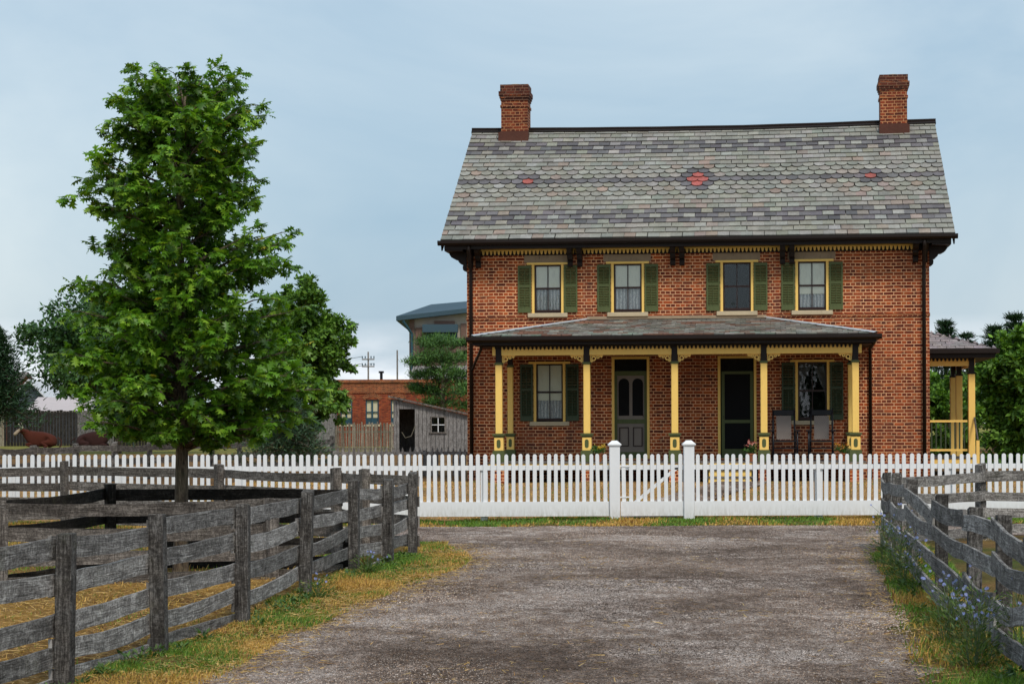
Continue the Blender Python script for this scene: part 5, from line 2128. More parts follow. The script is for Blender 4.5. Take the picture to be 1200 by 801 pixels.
def stick_fence(name, px0, px1, ytop, D, label, mat, pitch, width, spike, gz, seed=1, rail_at=(0.25, 0.75), tilt=0.02, vary=0.05):
    xa, _, zt = at(px0, ytop, D)
    xb = at(px1, ytop, D)[0]
    root = empty(name, (xa, D, gz), 0, label, 'fence')
    off = (xa, D, gz)
    H = zt - gz
    n = int((xb - xa) / pitch)
    first_ = None
    for i in range(n):
        if i < 99:
            mb_ = MB()
            hh_ = H + random.uniform(-vary, vary)
            w_ = width / 2
            if spike:
                mb_.prism([(-w_, 0), (w_, 0), (w_, hh_ - width * 1.6), (0, hh_), (-w_, hh_ - width * 1.6)], 'y', -0.012, 0.012)
            else:
                mb_.prism([(-w_, 0), (w_, 0), (w_ * .9, hh_), (-w_ * .9, hh_ + random.uniform(-.03, .03))], 'y', -0.012, 0.012)
            p_ = mb_.build('picket', mat, root)
            p_.location.x = (i + 0.5) * pitch
            p_.rotation_euler.y = random.gauss(0, tilt)
    mb_ = MB()
    for r_ in rail_at:
        mb_.box(0, xb - xa, 0.014, 0.05, H * r_ - 0.04, H * r_ + 0.04)
    mb_.build('rail', mat, root)
    mb_ = MB()
    x_ = 0.0
    while x_ <= xb - xa + 0.01:
        mb_ = MB()
        mb_.box(x_ - 0.05, x_ + 0.05, 0.052, 0.15, -0.2, H * 0.9)
        mb_.build('post', mat, root)
        x_ += 2.2
    return root


stick_fence('stick_fence', 394, 462, 496, 86, 'pale rustic upright stick fence left of the shed', M['wood_pale'], 0.075, 0.055, False, BG, vary=0.06)
stick_fence('spiked_fence', 392, 556, 524, 52, 'low dark grey fence with pointed pickets in front of the shed', M['wood_shed'], 0.135, 0.055, True, 0.45, rail_at=(0.35, 0.80), vary=0.015)

# big plank fence behind the cattle
D = 140
xa, xb = at(-40, 0, D)[0], at(396, 0, D)[0]
zt = at(0, 481, D)[2]
pf = empty('plank_fence', (xa, D, BG), 0, 'tall dark close-boarded fence behind the resting cattle', 'fence')
x = xa
i = 0
light_end = at(27, 0, D)[0]
while x < xb:
    xe = min(xb, x + 2.4)
    mb = MB()
    q = x
    while q < xe - 0.03:
        wd = min(random.uniform(0.16, 0.24), xe - q)
        mb.box(q - xa + 0.01, q - xa + wd - 0.01, random.uniform(-0.01, 0.01), 0.03, 0, zt - BG + random.uniform(-.06, .04) + (0.0 if x > light_end else 0.1))
        q += wd
    mb.build('board_panel', M['wood_pale'] if xe < light_end else M['wood_dark'] if i % 3 else M['wood_post'], pf)
    mb = MB()
    mb.box(x - xa - 0.07, x - xa + 0.07, 0.032, 0.16, -0.2, zt - BG - 0.1)
    mb.build('post', M['wood_dark'], pf)
    x = xe
    i += 1

M['roofwhite'] = paint('pale metal roof', (0.62, 0.62, 0.64), 0.5, 0.1, 0.4)
M['roofpink'] = paint('faded pink metal roof', (0.52, 0.45, 0.44), 0.55, 0.15, 0.5)
M['greywall'] = paint('slate grey siding', (0.10, 0.12, 0.15), 0.7, 0.2, 0.5)
M['bluemetal'] = paint('blue grey metal', (0.04, 0.075, 0.10), 0.6, 0.12, 0.3)
M['bluedark'] = paint('dark blue frame', (0.03, 0.08, 0.11), 0.5, 0.2, 1)
M['concrete'] = paint('buff concrete', (0.40, 0.35, 0.30), 0.85, 0.2, 0.4)
M['purplebrick'] = paint('purple brown brick', (0.17, 0.105, 0.085), 0.85, 0.25, 0.6)
M['cream'] = paint('cream blind', (0.60, 0.55, 0.38), 0.8, 0.1, 1)
M['greyrail'] = paint('grey roof shingle', (0.26, 0.22, 0.21), 0.85, 0.25, 1)


def gable_house(px_l, px_r, y_eave, y_ridge, D, depth, wall, roofm, label, name, axis='x', over=0.3):
    xa, _, ze = at(px_l, y_eave, D)
    xb = at(px_r, y_eave, D)[0]
    zr_ = at(px_l, y_ridge, D)[2]
    root = empty(name, ((xa + xb) / 2, D, BG), 0, label, 'building')
    off = ((xa + xb) / 2, D, BG)
    mb_ = MB()
    if axis == 'x':   # ridge along x
        ym = D + depth / 2
        mb_.prism([(D, BG - .2), (D + depth, BG - .2), (D + depth, ze), (ym, zr_ - 0.1), (D, ze)], 'x', xa, xb)
    else:
        xm_ = (xa + xb) / 2
        mb_.prism([(xa, BG - .2), (xb, BG - .2), (xb, ze), (xm_, zr_ - 0.1), (xa, ze)], 'y', D, D + depth)
    mb_.build('wall', wall, root, off=off)
    mb_ = MB()
    k = (zr_ - ze) / ((depth if axis == 'x' else (xb - xa)) / 2)
    if axis == 'x':
        for s in (-1, 1):
            e_ = ym + s * (depth / 2 + over)
            mb_.prism([(e_, ze - over * k), (ym, zr_), (ym, zr_ + 0.12), (e_, ze - over * k + 0.12)], 'x', xa - over, xb + over)
    else:
        for s in (-1, 1):
            e_ = xm_ + s * ((xb - xa) / 2 + over)
            mb_.prism([(e_, ze - over * k), (xm_, zr_), (xm_, zr_ + 0.12), (e_, ze - over * k + 0.12)], 'y', D - over, D + depth + over)
    mb_.build('roof', roofm, root, off=off)
    return root, off


gable_house(-20, 16, 452, 436, 190, 9, M['brick_far'], M['greyrail'], 'red brick gable at the far left edge behind the dark conifer', 'brick_building')
b, off = gable_house(8, 62, 474, 446, 175, 20, M['greywall'], M['roofwhite'], 'barn with steep white metal roof and grey gable left of the dark tree', 'barn', axis='y', over=0.6)
b, off = gable_house(34, 118, 482, 466, 160, 9, M['greywall'], M['roofpink'], 'low barn with faded pinkish metal roof just above the plank fence', 'barn')
b, off = gable_house(484, 600, 447, 428, 165, 12, M['purplebrick'], M['greyrail'], 'low building with brown grey roof behind the spreading pine', 'building')

# low red brick works building
D = 130
lb_ = empty('brick_building', (at(470, 0, D)[0], D, BG), 0, 'long low orange brick building with arched blue windows behind the shed', 'building')
OB = (at(470, 0, D)[0], D, BG)
xa, xb = at(380, 0, D)[0], at(575, 0, D)[0]
zt = at(440, 446, D)[2]
wins = []
for (p0, p1) in ((397, 411), (426.5, 442), (456, 470)):
    wins.append((at(p0, 0, D)[0], at(p1, 0, D)[0], at(430, 497, D)[2], at(430, 468, D)[2]))
mb = MB()
holed_wall(mb, xa, xb, BG - 0.2, zt, wins, y=D, rev=0.2)
mb.face([(xa, D + 10, BG), (xa, D, BG), (xa, D, zt), (xa, D + 10, zt)])
mb.face([(xb, D, BG), (xb, D + 10, BG), (xb, D + 10, zt), (xb, D, zt)])
mb.face([(xa, D, zt), (xb, D, zt), (xb, D + 10, zt), (xa, D + 10, zt)])
mb.build('wall', M['brick_far'], lb_, off=OB)
mb = MB()
for z0_, z1_, e in ((zt - 0.75, zt - 0.6, 0.06), (zt - 0.6, zt - 0.1, 0.03), (zt - 0.1, zt + 0.08, 0.12)):
    mb.box(xa - e, xb + e, D - e, D + 0.2, z0_, z1_)
mb.build('cornice', M['brick_dark'], lb_, off=OB)
for (a, b, c, d3) in wins:
    mb = MB()
    t_ = 0.07
    mb.box(a, a + t_, D + 0.08, D + 0.15, c, d3)
    mb.box(b - t_, b, D + 0.08, D + 0.15, c, d3)
    mb.box(a + t_, b - t_, D + 0.08, D + 0.15, d3 - t_, d3)
    mb.box(a + t_, b - t_, D + 0.08, D + 0.15, c, c + t_)
    xm = (a + b) / 2
    mb.box(xm - 0.05, xm + 0.05, D + 0.07, D + 0.14, c + t_, d3 - t_)
    zm = (c + d3) / 2
    mb.box(a + t_, b - t_, D + 0.09, D + 0.13, zm - 0.03, zm + 0.03)
    wn = mb.build('window', M['bluedark'], lb_, off=OB)
    mb = MB()
    mb.box(a, b, D + 0.18, D + 0.19, zm - 0.35, d3)
    mb.build('blind', M['cream'], wn, off=OB)
    mb = MB()
    mb.box(a, b, D + 0.195, D + 0.3, c, d3)
    mb.build('dark_pane', M['bluedark'], wn, off=OB)
    mb = MB()      # segmental arch
    r_ = (b - a) * 0.75
    ha = math.asin((b - a) / 2 / r_)
    mb.arc(xm, d3 - r_ * math.cos(ha) + 0.0, r_, r_ + 0.25, math.pi / 2 - ha * 1.15, math.pi / 2 + ha * 1.15, D - 0.03, D + 0.05, 8)
    mb.build('arch', M['brick_dark'], wn, off=OB)
    mb = MB()
    mb.box(a - 0.08, b + 0.08, D - 0.06, D + 0.1, c - 0.12, c)
    mb.build('sill', M['stone'], wn, off=OB)
vx, _, vz = at(444.5, 436, D)
mb = MB()
mb.tube([(vx, D + 2, zt - 0.2), (vx, D + 2, vz)], 0.09, 8)
mb.tube([(vx, D + 2, vz), (vx, D + 2, vz + 0.12)], 0.17, 8)
mb.build('vent_pipe', M['black'], lb_, off=OB)
# grey timber wing at its left end
D = 128
mb = MB()
xa, _, zt = at(372, 478, D)
xb = at(392, 478, D)[0]
mb.box(xa, xb, D, D + 4, BG - 0.1, zt)
wg = empty('timber_lean_to', ((xa + xb) / 2, D, BG), 0, 'grey timber lean-to between the spruce and the orange brick building', 'shed')
mb.build('wall', M['wood_shed'], wg, off=((xa + xb) / 2, D, BG))
mb = MB()
mb.box(xa - 0.2, xb + 0.1, D - 0.2, D + 4.1, zt, zt + 0.12)
mb.build('roof', M['wood_mid'], wg, off=((xa + xb) / 2, D, BG))

# tall building with blue metal roof
D = 220
xa, xb = at(478, 0, D)[0], at(640, 0, D)[0]
ztw = at(478, 371, D)[2]
tb = empty('tall_building', ((xa + xb) / 2, D, BG), 0, 'tall brown industrial building with blue grey metal roof behind the house corner', 'building')
OT = ((xa + xb) / 2, D, BG)
mb = MB()
mb.box(xa, xb, D, D + 30, BG, ztw)
mb.prism([(xa, ztw), (xb, ztw), (xb, ztw + 1.6), (xa, ztw + 0.05)], 'y', D + 0.0, D + 0.4)
mb.build('wall', M['concrete'], tb, off=OT)
mb = MB()
for (p0, p1, y0_, y1_) in ((480, 486, 374, 470), (487, 497, 384, 470), (509, 533, 376, 381), (540, 547, 379, 470), (498, 539, 402, 470), (556, 590, 380, 470)):
    a0, _, z1_ = at(p0, y0_, D)
    a1, _, z0_ = at(p1, y1_, D)
    mb.box(a0, a1, D - 0.25, D - 0.003, z0_, z1_)
mb.build('brick_panel', M['purplebrick'], tb, off=OT)
mb = MB()
a0, _, z1_ = at(496, 381, D)
a1, _, z0_ = at(537, 390, D)
mb.box(a0, a1, D - 2.2, D - 0.26, z0_, z1_)
mb.build('canopy', M['bluemetal'], tb, off=OT)
mb = MB()
a0, _, z1_ = at(499, 390.5, D)
a1, _, z0_ = at(536, 402, D)
mb.box(a0, a1, D - 0.35, D - 0.26, z0_, z1_)
mb.build('window', M['bluedark'], tb, off=OT)
mb = MB()
e0 = at(465, 372, D)
r0 = at(497, 355.5, D)
xe = e0[0]
zr_ = r0[2]
ym = D + 15
yf = D - 1.3
P0_, P1_ = (xe, yf, ztw + 0.0), (xb + 3, yf, ztw + 2.0)
Q0_, Q1_ = (r0[0] + 0.5, D + 6, zr_ + 0.25), (xb - 3, D + 6, zr_ + 1.0)
B0_, B1_ = (xe, D + 33, ztw + 0.15), (xb + 3, D + 33, ztw + 1.5)
mb.face([P0_, P1_, Q1_, Q0_])
mb.face([B0_, P0_, Q0_])
mb.face([P1_, B1_, Q1_])
mb.face([B1_, B0_, Q0_, Q1_])
dn = lambda p: (p[0], p[1], p[2] - 0.45)
mb.face([dn(P0_), dn(P1_), P1_, P0_])
mb.face([dn(B0_), dn(P0_), P0_, B0_])
mb.face([dn(P1_), dn(P0_), dn(B0_), dn(B1_)])
mb.build('roof', M['bluemetal'], tb, off=OT)
mb = MB()
dx_, _, dz_ = at(473, 374, D)
mb.tube([(dx_, D - 1.2, ztw - 0.5), (xa + 0.3, D - 0.5, ztw - 1.8), (xa + 0.3, D - 0.5, BG)], 0.15, 8)
mb.build('downspout', M['bluedark'], tb, off=OT)

# utility poles
for (px, ytop, arms, lab) in ((431.5, 412, True, 'wooden utility pole with two crossarms above the orange brick building'),
                              (465.5, 410, False, 'bare thin utility pole near the tall building')):
    D = 210
    x_, y_, zt = at(px, ytop, D)
    root = empty('utility_pole', (x_, y_, BG), 0, lab, 'utility pole')
    mb = MB()
    mb.tube([(0, 0, -0.3), (0, 0, zt - BG)], [0.11, 0.075], 8)
    mb.build('pole', M['wood_mid'], root, smooth_sh=True)
    if arms:
        for k, wd in ((1.0, 0.9), (3.3, 1.1)):
            pass
        for dz_, hw in ((0.75, 0.62), (1.45, 0.62)):
            mb = MB()
            mb.box(-hw, hw, -0.16, -0.08, zt - BG - dz_ - 0.06, zt - BG - dz_ + 0.06)
            arm = mb.build('crossarm', M['wood_mid'], root)
            mb = MB()
            for s in (-1, -0.5, 0.5, 1):
                mb.tube([(s * hw * 0.92, -0.14, zt - BG - dz_ + 0.1), (s * hw * 0.92, -0.14, zt - BG - dz_ + 0.32)], 0.06, 6)
            mb.build('insulator', M['bluedark'], arm)
        for dz_, s in ((0.75, -1), (1.45, -1), (1.45, 1)):
            mb = MB()
            pts = []
            for i in range(13):
                t_ = i / 12
                pts.append((s * 0.55 - 38 * t_, 8 * t_, zt - BG - dz_ + 0.3 - 3.0 * t_ * (1 - t_) * 2 - 1.0 * t_))
            mb.tube(pts, 0.022, 4)
            mb.build('wire', M['black'], root)


# ------------------------------------------------------------------ cattle
def skin_obj(name, verts, edges, radii, mat, parent=None, levels=2):
    me = bpy.data.meshes.new(name)
    me.from_pydata(verts, edges, [])
    me.materials.append(mat)
    o_ = bpy.data.objects.new(name, me)
    COL.objects.link(o_)
    if parent:
        o_.parent = parent
    md = o_.modifiers.new('skin', 'SKIN')
    md.use_smooth_shade = True
    sv = me.skin_vertices[0] if me.skin_vertices else None
    if sv is None:
        me.attributes.new  # noqa
    for i, r_ in enumerate(radii):
        me.skin_vertices[0].data[i].radius = r_ if isinstance(r_, tuple) else (r_, r_)
    me.skin_vertices[0].data[0].use_root = True
    ss = o_.modifiers.new('sub', 'SUBSURF')
    ss.levels = levels
    ss.render_levels = levels
    return o_


def make_ox(px, py, D, face_dir, hide, label, headturn, head_raise=0.0):
    x_, y_, _ = at(px, py, D)
    root = empty('resting_ox', (x_, y_, BG), 0, label, 'ox', 'oxen resting in the pasture')
    f = face_dir
    V = [(-0.55, 0, 0.42), (-0.85, 0, 0.42), (-0.15, 0, 0.46), (0.30, 0, 0.50), (0.62, 0, 0.60), (0.85, -0.05 * headturn, 0.82 + head_raise * .6), (1.02, -0.16 * headturn, 0.97 + head_raise), (1.20, -0.34 * headturn, 0.84 + head_raise), (1.27, -0.42 * headturn, 0.76 + head_raise)]
    E_ = [(0, 1), (0, 2), (2, 3), (3, 4), (4, 5), (5, 6), (6, 7), (7, 8)]
    Rr = [(0.36, 0.38), (0.20, 0.24), (0.42, 0.42), (0.42, 0.44), (0.30, 0.38), (0.16, 0.22), (0.13, 0.14), (0.085, 0.09), (0.07, 0.07)]
    for s in (-1, 1):
        b0 = len(V)
        V += [(0.45, s * 0.26, 0.22), (0.82, s * 0.30, 0.20), (0.50, s * 0.34, 0.07), (0.38, s * 0.34, 0.05)]
        E_ += [(3, b0), (b0, b0 + 1), (b0 + 1, b0 + 2), (b0 + 2, b0 + 3)]
        Rr += [0.12, 0.075, 0.05, 0.05]
        b0 = len(V)
        V += [(-0.50, s * 0.30, 0.28), (-0.05, s * 0.48, 0.26), (-0.45, s * 0.56, 0.09), (-0.20, s * 0.60, 0.05)]
        E_ += [(0, b0), (b0, b0 + 1), (b0 + 1, b0 + 2), (b0 + 2, b0 + 3)]
        Rr += [0.20, 0.10, 0.055, 0.05]
    V = [(v[0] * f, v[1], v[2]) for v in V]
    skin_obj('body', V, E_, Rr, hide, root)
    hx, hy, hz = V[6]
    mb_ = MB()
    for s in (-1, 1):
        mb_.tube([(hx, hy + s * 0.08, hz + 0.10), (hx - 0.02 * f, hy + s * 0.26, hz + 0.14), (hx + 0.05 * f, hy + s * 0.36, hz + 0.26), (hx + 0.10 * f, hy + s * 0.36, hz + 0.38)], [0.04, 0.034, 0.024, 0.008], 8)
    mb_.build('horns', M['cream'], root, smooth_sh=True)
    for s in (-1, 1):
        mb_ = MB()
        mb_.tube([(hx, hy + s * 0.11, hz + 0.03), (hx - 0.02 * f, hy + s * 0.20, hz + 0.03), (hx - 0.03 * f, hy + s * 0.29, hz - 0.01)], [0.03, 0.05, 0.012], 8)
        mb_.build('ear', hide, root, smooth_sh=True)
    mb_ = MB()
    mb_.tube([(V[1][0], 0.0, 0.56), (V[1][0] - 0.20 * f, -0.05, 0.42), (V[1][0] - 0.22 * f, -0.1, 0.12), (V[1][0] - 0.15 * f, -0.2, 0.06)], [0.03, 0.022, 0.02, 0.04], 8)
    mb_.build('tail', hide, root, smooth_sh=True)
    root.scale = (1.12, 1.12, 1.12)
    return root, V


hide1 = paint('red brown hide', (0.07, 0.016, 0.008), 0.95, 0.35, 3, (0.04, 0.014, 0.01), 0.5)
hide2 = paint('dark maroon hide', (0.034, 0.012, 0.010), 0.95, 0.35, 3, (0.04, 0.015, 0.012), 0.5)
blaze = paint('cream face hair', (0.34, 0.26, 0.18), 0.95, 0.5, 14, (0.05, 0.03, 0.02), 0.8)
ox1, V1 = make_ox(49, 521, 128, -1, hide1, 'red brown ox with cream face lying facing left', 1.6)
t = Vector(V1[7])
mb = MB()
p, q = Vector(V1[6]), Vector(V1[8])
mb.tube([p + Vector((-0.03, -0.09, 0.05)), p.lerp(q, .5) + Vector((-0.02, -0.06, 0.03)), q + Vector((-0.01, -0.03, -0.02)), q + Vector((-0.05, -0.05, -0.06))], [0.06, 0.09, 0.095, 0.06], 10)
mb.build('face_blaze', blaze, ox1, smooth_sh=True)
ox2, V2 = make_ox(108, 523, 122, 1, hide2, 'dark maroon ox lying facing right with its head near the oak leaves', 0.5)

# ------------------------------------------------------------------ chicory plants
def chicory(x_, y_, hgt, nst, label):
    root = empty('chicory_plant', (x_, y_, 0), 0, label, 'flower', 'chicory along the board fences')
    mb_ = MB()
    heads = []
    for k in range(nst):
        a = random.uniform(0, 6.28)
        ln = hgt * random.uniform(0.6, 1.05)
        sp = random.uniform(0.1, 0.45) * ln
        p0, p1, p2 = Vector((0.03 * math.cos(a), 0.03 * math.sin(a), -0.02)), Vector((sp * .4 * math.cos(a), sp * .4 * math.sin(a), ln * 0.55)), Vector((sp * math.cos(a), sp * math.sin(a), ln))
        mb_.tube([p0, p1, p2], [0.005, 0.004, 0.002], 5, cap=False)
        heads.append(p2)
        for q in range(3):
            b_ = p1.lerp(p2, random.random())
            e_ = b_ + Vector((random.gauss(0, .07), random.gauss(0, .07), random.uniform(0.03, 0.12)))
            mb_.tube([b_, e_], 0.002, 4, cap=False)
            heads.append(e_)
    mb_.build('stalks', stalk, root)
    n = 320 + nst * 40
    a = RNG.uniform(0, 6.28, n)
    r_ = RNG.uniform(0.01, 0.19, n)
    z = hgt * 0.8 * RNG.random(n) ** 1.6
    pos = np.stack([r_ * np.cos(a), r_ * np.sin(a), z], 1)
    dv = np.stack([np.cos(a), np.sin(a), RNG.uniform(0.1, 1.3, n)], 1)
    scatter('leaves', LEAF_V, LEAF_F, pos, frames(dv, RNG.normal(0, .5, (n, 3)) + [0, 0, 1]), np.stack([RNG.uniform(.012, .026, n), RNG.uniform(.03, .075, n), np.full(n, .04)], 1), blend_cols(n, [(0.08, 0.15, 0.03), (0.13, 0.20, 0.045), (0.06, 0.12, 0.03), (0.22, 0.22, 0.07)]), M['grass'], root)
    random.shuffle(heads)
    PV = [(0, 0, 0), (.10, .3, .02), (.13, .95, .08), (0, 1.0, .1), (-.13, .95, .08), (-.10, .3, .02)]
    PF = [(0, 1, 2), (0, 2, 3), (0, 3, 4), (0, 4, 5)]
    for hd in heads[:int(len(heads) * 0.5)]:
        m_ = 14
        aa = np.arange(m_) * 2 * math.pi / m_
        face = Vector((random.gauss(0, .6), -0.9 + random.gauss(0, .4), 0.6)).normalized()
        u = face.orthogonal().normalized()
        v = face.cross(u)
        axs = np.cos(aa)[:, None] * np.array(u) + np.sin(aa)[:, None] * np.array(v)
        scatter('blossom', PV, PF, np.tile(np.array(hd), (m_, 1)), frames(axs, np.tile(np.array(face), (m_, 1))), np.full(m_, random.uniform(0.011, 0.020)), blend_cols(m_, [(0.26, 0.32, 0.68), (0.34, 0.39, 0.74), (0.20, 0.25, 0.56)], .08), M['petal'], root)


stalk = NT('green stalk').bsdf((0.09, 0.13, 0.05), 0.7)
cl = [(3.50, 16.0, 0.62, 7, 'tall chicory with many blue flowers against the second post of the right fence'),
      (3.30, 15.3, 0.55, 7, 'chicory clump with blue flowers at the lower right, nearest the drive'),
      (3.62, 15.1, 0.66, 6, 'chicory with blue flowers behind the lowest right rail'),
      (3.45, 16.9, 0.50, 6, 'chicory with pale blue flowers halfway along the right fence'),
      (3.72, 18.1, 0.48, 5, 'small chicory with few flowers beside the bowed rails of the right fence'),
      (4.20, 23.0, 0.62, 6, 'leafy chicory clump at the grassy edge midway along the right fence'),
      (4.42, 24.6, 0.70, 8, 'bushy chicory clump with pale flowers left of the right fence corner'),
      (4.15, 22.0, 0.5, 5, 'chicory in front of the bushy clump by the right fence'),
      (4.55, 26.3, 0.75, 7, 'tallest chicory near the far corner post of the right fence'),
      (3.95, 14.6, 0.62, 6, 'chicory with blue flowers inside the right paddock at the picture edge'),
      (-1.98, 21.6, 0.20, 3, 'tiny blue chicory at the foot of the left fence'),
      (-1.72, 25.2, 0.25, 4, 'low chicory by the dark fork post of the left fence')]
for c in cl:
    chicory(*c)

# ------------------------------------------------------------------ grass, weeds, straw
BLV = [(-.5, 0, 0), (.5, 0, 0), (.32, .55, .06), (-.32, .55, .06), (0.0, 1.0, .22)]
BLF = [(0, 1, 2), (0, 2, 3), (3, 2, 4)]
GP = [(0.10, 0.21, 0.022), (0.15, 0.29, 0.03), (0.07, 0.15, 0.02), (0.20, 0.30, 0.04)]
DP = [(0.56, 0.33, 0.08), (0.68, 0.44, 0.13), (0.28, 0.14, 0.05), (0.50, 0.36, 0.09), (0.62, 0.38, 0.10)]


def blades(name, pts, hrange, wfac, pal_fn, label, lay=0.5):
    n = len(pts)
    pos = np.array([(x_, y_, h(x_, y_)) for x_, y_ in pts])
    a = RNG.uniform(0, 2 * math.pi, n)
    tl = np.abs(RNG.normal(0, lay, n))
    ax_ = np.stack([np.cos(a) * tl, np.sin(a) * tl, np.ones(n)], 1)
    nn_ = np.stack([np.cos(a + 1.3), np.sin(a + 1.3), np.zeros(n)], 1)
    hs = RNG.uniform(hrange[0], hrange[1], n)
    dist = pos[:, 1]
    wd = np.clip(dist / 2100.0 * 1.15, 0.006, 0.03) * wfac
    cols = np.array([pal_fn(x_, y_) for x_, y_ in pts])
    cols = np.clip(cols * (1 + RNG.normal(0, 0.15, (n, 1))), 0.005, 1)
    # fade height near patch noise
    k = np.array([0.65 + 0.7 * max(-0.6, mnoise.noise(Vector((x_ * 1.4, y_ * 1.4, 3)))) for x_, y_ in pts])
    sc = np.stack([wd, hs * k, hs], 1)
    o_ = scatter(name, BLV, BLF, pos, frames(ax_, nn_), sc, cols, M['grass'])
    tag(o_, label, 'grass', kind='stuff')


def pick(g, x_, y_, seed=0):
    n = mnoise.noise(Vector((x_ * 0.9, y_ * 0.6, 11 + seed))) * 1.7 + mnoise.noise(Vector((x_ * 3.1, y_ * 2.0, 5 + seed))) * 0.4
    if random.random() < g + n:
        return random.choice(GP)
    return random.choice(DP)


def fence_x(tab, y):
    t_ = sorted([(b_, a_) for a_, b_ in tab])
    return interp(t_, y)


pts = []
while len(pts) < 95000:
    y_ = 11 + 20.5 * random.random() ** 1.15
    xl_ = fence_x(PA, y_) - 0.15
    xr_ = interp(DL, y_) + 0.10
    u = random.random()
    x_ = xl_ + (xr_ - xl_) * u
    dens = 0.9 - 0.75 * u ** 2.5
    v = mnoise.noise(Vector((x_ * 1.2, y_ * 0.8, 21)))
    if random.random() < dens * (0.12 + 1.6 * max(0, 0.30 + v)):
        pts.append((x_, y_))
blades('grass', pts, (0.02, 0.075), 1.0, lambda x_, y_: pick(0.62 - 0.55 * max(0, (x_ - fence_x(PA, y_)) / max(0.3, interp(DL, y_) - fence_x(PA, y_)) - 0.35) + (0.0), x_, y_), 'patchy green and yellow grass on the verge left of the drive')
pts = []
while len(pts) < 70000:
    y_ = 11 + 19 * random.random() ** 1.1
    xl_ = interp(DR, y_) - 0.05
    xr_ = fence_x(PR, y_) + 0.5
    u = random.random()
    x_ = xl_ + (xr_ - xl_) * u
    v = mnoise.noise(Vector((x_ * 1.1, y_ * 0.7, 33)))
    if random.random() < (0.08 + 0.92 * u ** 1.5) * (0.15 + 1.5 * max(0, 0.32 + v)):
        pts.append((x_, y_))
blades('grass', pts, (0.025, 0.12), 1.0, lambda x_, y_: pick(0.66, x_, y_, 3), 'rough grass and weeds on the verge right of the drive')
pts = []
while len(pts) < 30000:
    x_ = random.uniform(-10, 11.5)
    y_ = random.uniform(36.35, 38.6)
    v = mnoise.noise(Vector((x_ * 0.9, y_ * 1.5, 41)))
    if random.random() < 0.4 + v + 0.35 * (y_ - 36.3) / 2:
        pts.append((x_, y_))
blades('grass', pts, (0.03, 0.10), 1.0, lambda x_, y_: pick(0.15 + 0.3 * (y_ - 36.3), x_, y_, 6), 'thin strip of grass along the foot of the white picket fence')
pts = []
while len(pts) < 45000:
    x_ = random.uniform(-11, 12)
    y_ = random.uniform(38.6, 46.5)
    if not (y_ > 43.2 and -0.2 < x_ < 8.5):
        if random.random() < 0.6 + 0.8 * mnoise.noise(Vector((x_ * 0.8, y_ * 0.5, 55))):
            pts.append((x_, y_))
blades('grass', pts, (0.02, 0.07), 1.0, lambda x_, y_: (0.58, 0.35, 0.15) if random.random() < 0.65 else pick(0.18, x_, y_, 8), 'dry tan lawn between the white fence and the house')
pts = []
while len(pts) < 16000:
    x_, y_ = random.uniform(-9, -1.9), random.uniform(15, 36)
    if x_ > fence_x(PA, min(y_, 29)) - 0.1:
        continue
    v = mnoise.noise(Vector((x_ * 0.7, y_ * 0.5, 61)))
    if random.random() < 0.15 + 1.1 * max(0, v) + (0.35 if y_ > 25 else 0):
        pts.append((x_, y_))
blades('grass', pts, (0.03, 0.09), 1.0, lambda x_, y_: pick(0.35 + (0.25 if y_ > 24.5 else -0.15), x_, y_, 9), 'sparse grass tufts inside the left paddock')
# straw litter lying flat
pts = []
while len(pts) < 42000:
    r_ = random.random()
    if r_ < 0.70:
        x_, y_ = random.uniform(-7.5, -1.6), random.uniform(13, 25)
        if x_ > fence_x(PA, y_) - 0.0:
            continue
    elif r_ < 0.88:
        y_ = 13 + 18 * random.random()
        x_ = interp(DL, y_) + random.gauss(-0.12, 0.28)
    elif r_ < 0.94:
        y_ = 13 + 20 * random.random()
        x_ = interp(DR, y_) + random.gauss(0.1, 0.3)
    else:
        y_ = 14 + 19 * random.random()
        x_ = random.uniform(interp(DL, y_), interp(DR, y_))
        if mnoise.noise(Vector((x_ * 0.8, y_ * 0.5, 70))) < 0.05:
            continue
    pts.append((x_, y_))
n = len(pts)
pos = np.array([(x_, y_, h(x_, y_) + random.uniform(0.008, 0.03)) for x_, y_ in pts])
a = RNG.uniform(0, 2 * math.pi, n)
axs = np.stack([np.cos(a), np.sin(a), RNG.normal(0, 0.12, n)], 1)
sc = np.stack([np.full(n, 0.007), RNG.uniform(0.04, 0.13, n), np.full(n, 0.02)], 1)
o = scatter('straw', BLV, BLF, pos, frames(axs, RNG.normal(0, .3, (n, 3)) + [0, 0, 1]), sc, blend_cols(n, [(0.62, 0.40, 0.13), (0.52, 0.31, 0.09), (0.70, 0.50, 0.20), (0.36, 0.19, 0.06)], 0.15), M['grass'])
tag(o, 'loose golden straw scattered over the paddock floor and drive edges', 'straw', kind='stuff')
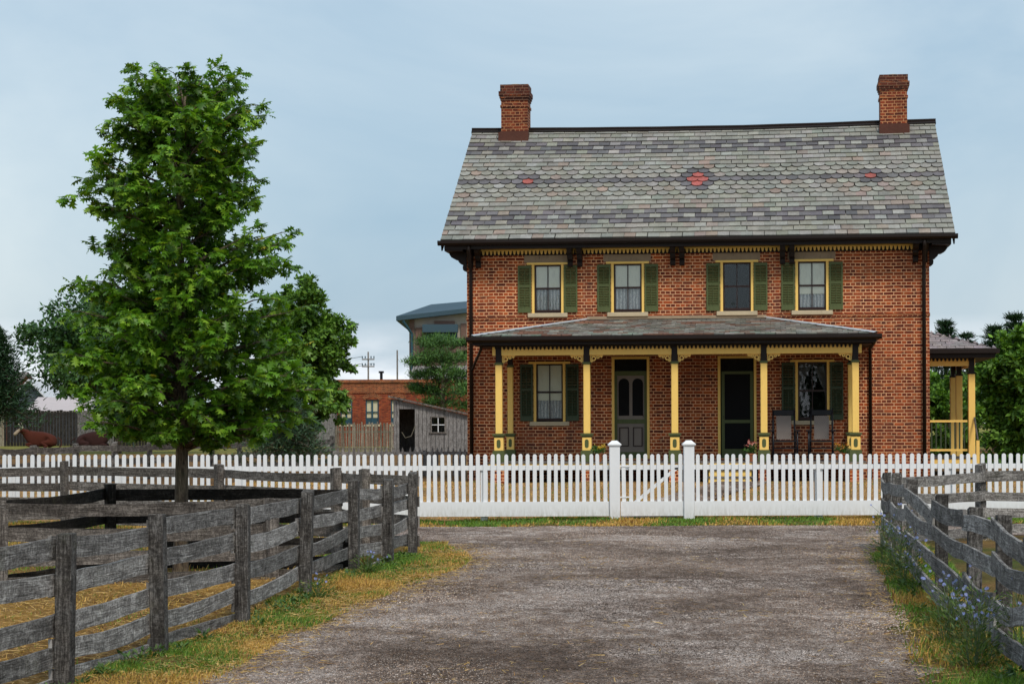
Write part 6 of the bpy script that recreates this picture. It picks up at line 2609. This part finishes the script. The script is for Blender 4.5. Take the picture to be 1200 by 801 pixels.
# fallen leaves and weeds: broad leaves at the fence feet
pts = []
for (tab, sgn) in ((PA, 1), (PR, -1)):
    for k in range(60):
        y_ = random.uniform(13, 29)
        x_ = fence_x(tab, y_) + sgn * random.uniform(-0.05, 0.28)
        pts.append((x_, y_, random.uniform(0.5, 1.3)))
P, A_, C_ = [], [], []
for x_, y_, s_ in pts:
    m_ = 22
    a = RNG.uniform(0, 6.28, m_)
    P.append(np.stack([x_ + 0.03 * np.cos(a), y_ + 0.03 * np.sin(a), RNG.uniform(0.0, 0.07 * s_, m_)], 1))
    A_.append(np.stack([np.cos(a), np.sin(a), RNG.uniform(0.15, 1.1, m_)], 1) * s_)
P, A_ = np.concatenate(P), np.concatenate(A_)
sz = np.linalg.norm(A_, axis=1) * 0.045
sz = np.stack([sz * 0.7, sz, sz], 1)
o = scatter('weeds', LEAF_V, LEAF_F, P, frames(A_, RNG.normal(0, .3, (len(P), 3)) + [0, 0, 1]), sz, blend_cols(len(P), [(0.05, 0.11, 0.03), (0.08, 0.16, 0.035), (0.11, 0.18, 0.05)], .2), M['grass'])
tag(o, 'low broad leaved weeds along the feet of the board fences', 'weeds', kind='stuff')
# pebbles on the drive
n = 115000
yy = 13.2 + 23.3 * RNG.random(n) ** 1.25
uu = RNG.random(n)
lo = np.array([interp(DL, min(v, 30.5)) if v < 31 else -3.0 for v in yy]) - 0.04
hi = np.array([interp(DR, min(v, 30.5)) if v < 31.5 else 7.5 for v in yy]) + 0.06
xx = lo + (hi - lo) * uu
OCT_V = [(1, 0, 0), (0, 1, 0), (-1, 0, 0), (0, -1, 0), (0, 0, .8)]
OCT_F = [(0, 1, 4), (1, 2, 4), (2, 3, 4), (3, 0, 4)]
ax_ = RNG.normal(0, 1, (n, 3)) * [1, 1, 0.1]
ps_ = RNG.uniform(.3, 1, (n, 3)) * 0.0072 * (0.75 + yy / 45)[:, None] + 0.001
bigp = RNG.random(n) < 0.005
ps_[bigp] *= 1.9
dk = np.array([0.72 + 1.3 * max(-0.4, mnoise.noise(Vector((x_ * 0.42 + 3, y_ * 0.40, 0))) + 0.5 * mnoise.noise(Vector((x_ * 1.6, y_ * 0.9, 7)))) for x_, y_ in zip(xx, yy)])
pc_ = blend_cols(n, [(0.33, 0.27, 0.23), (0.17, 0.128, 0.100), (0.40, 0.34, 0.295), (0.25, 0.19, 0.152), (0.12, 0.088, 0.068), (0.30, 0.20, 0.135)], .2) * (0.30 + 0.80 * dk)[:, None] * np.clip(0.74 + 0.30 * np.abs(uu * 2 - 1.0) ** 1.5 + 0.28 * (yy > 31), 0, 1.1)[:, None]
o = scatter('gravel', OCT_V, OCT_F, np.stack([xx, yy, np.full(n, 0.006)], 1), frames(ax_, RNG.normal(0, .25, (n, 3)) + [0, 0, 1]), ps_, np.clip(pc_, 0, 1), attr_mat('pebble', 0.95, 60, 0.1, 0.1, spec=0.15))
tag(o, 'loose pebbles strewn over the gravel drive', 'gravel', kind='stuff')
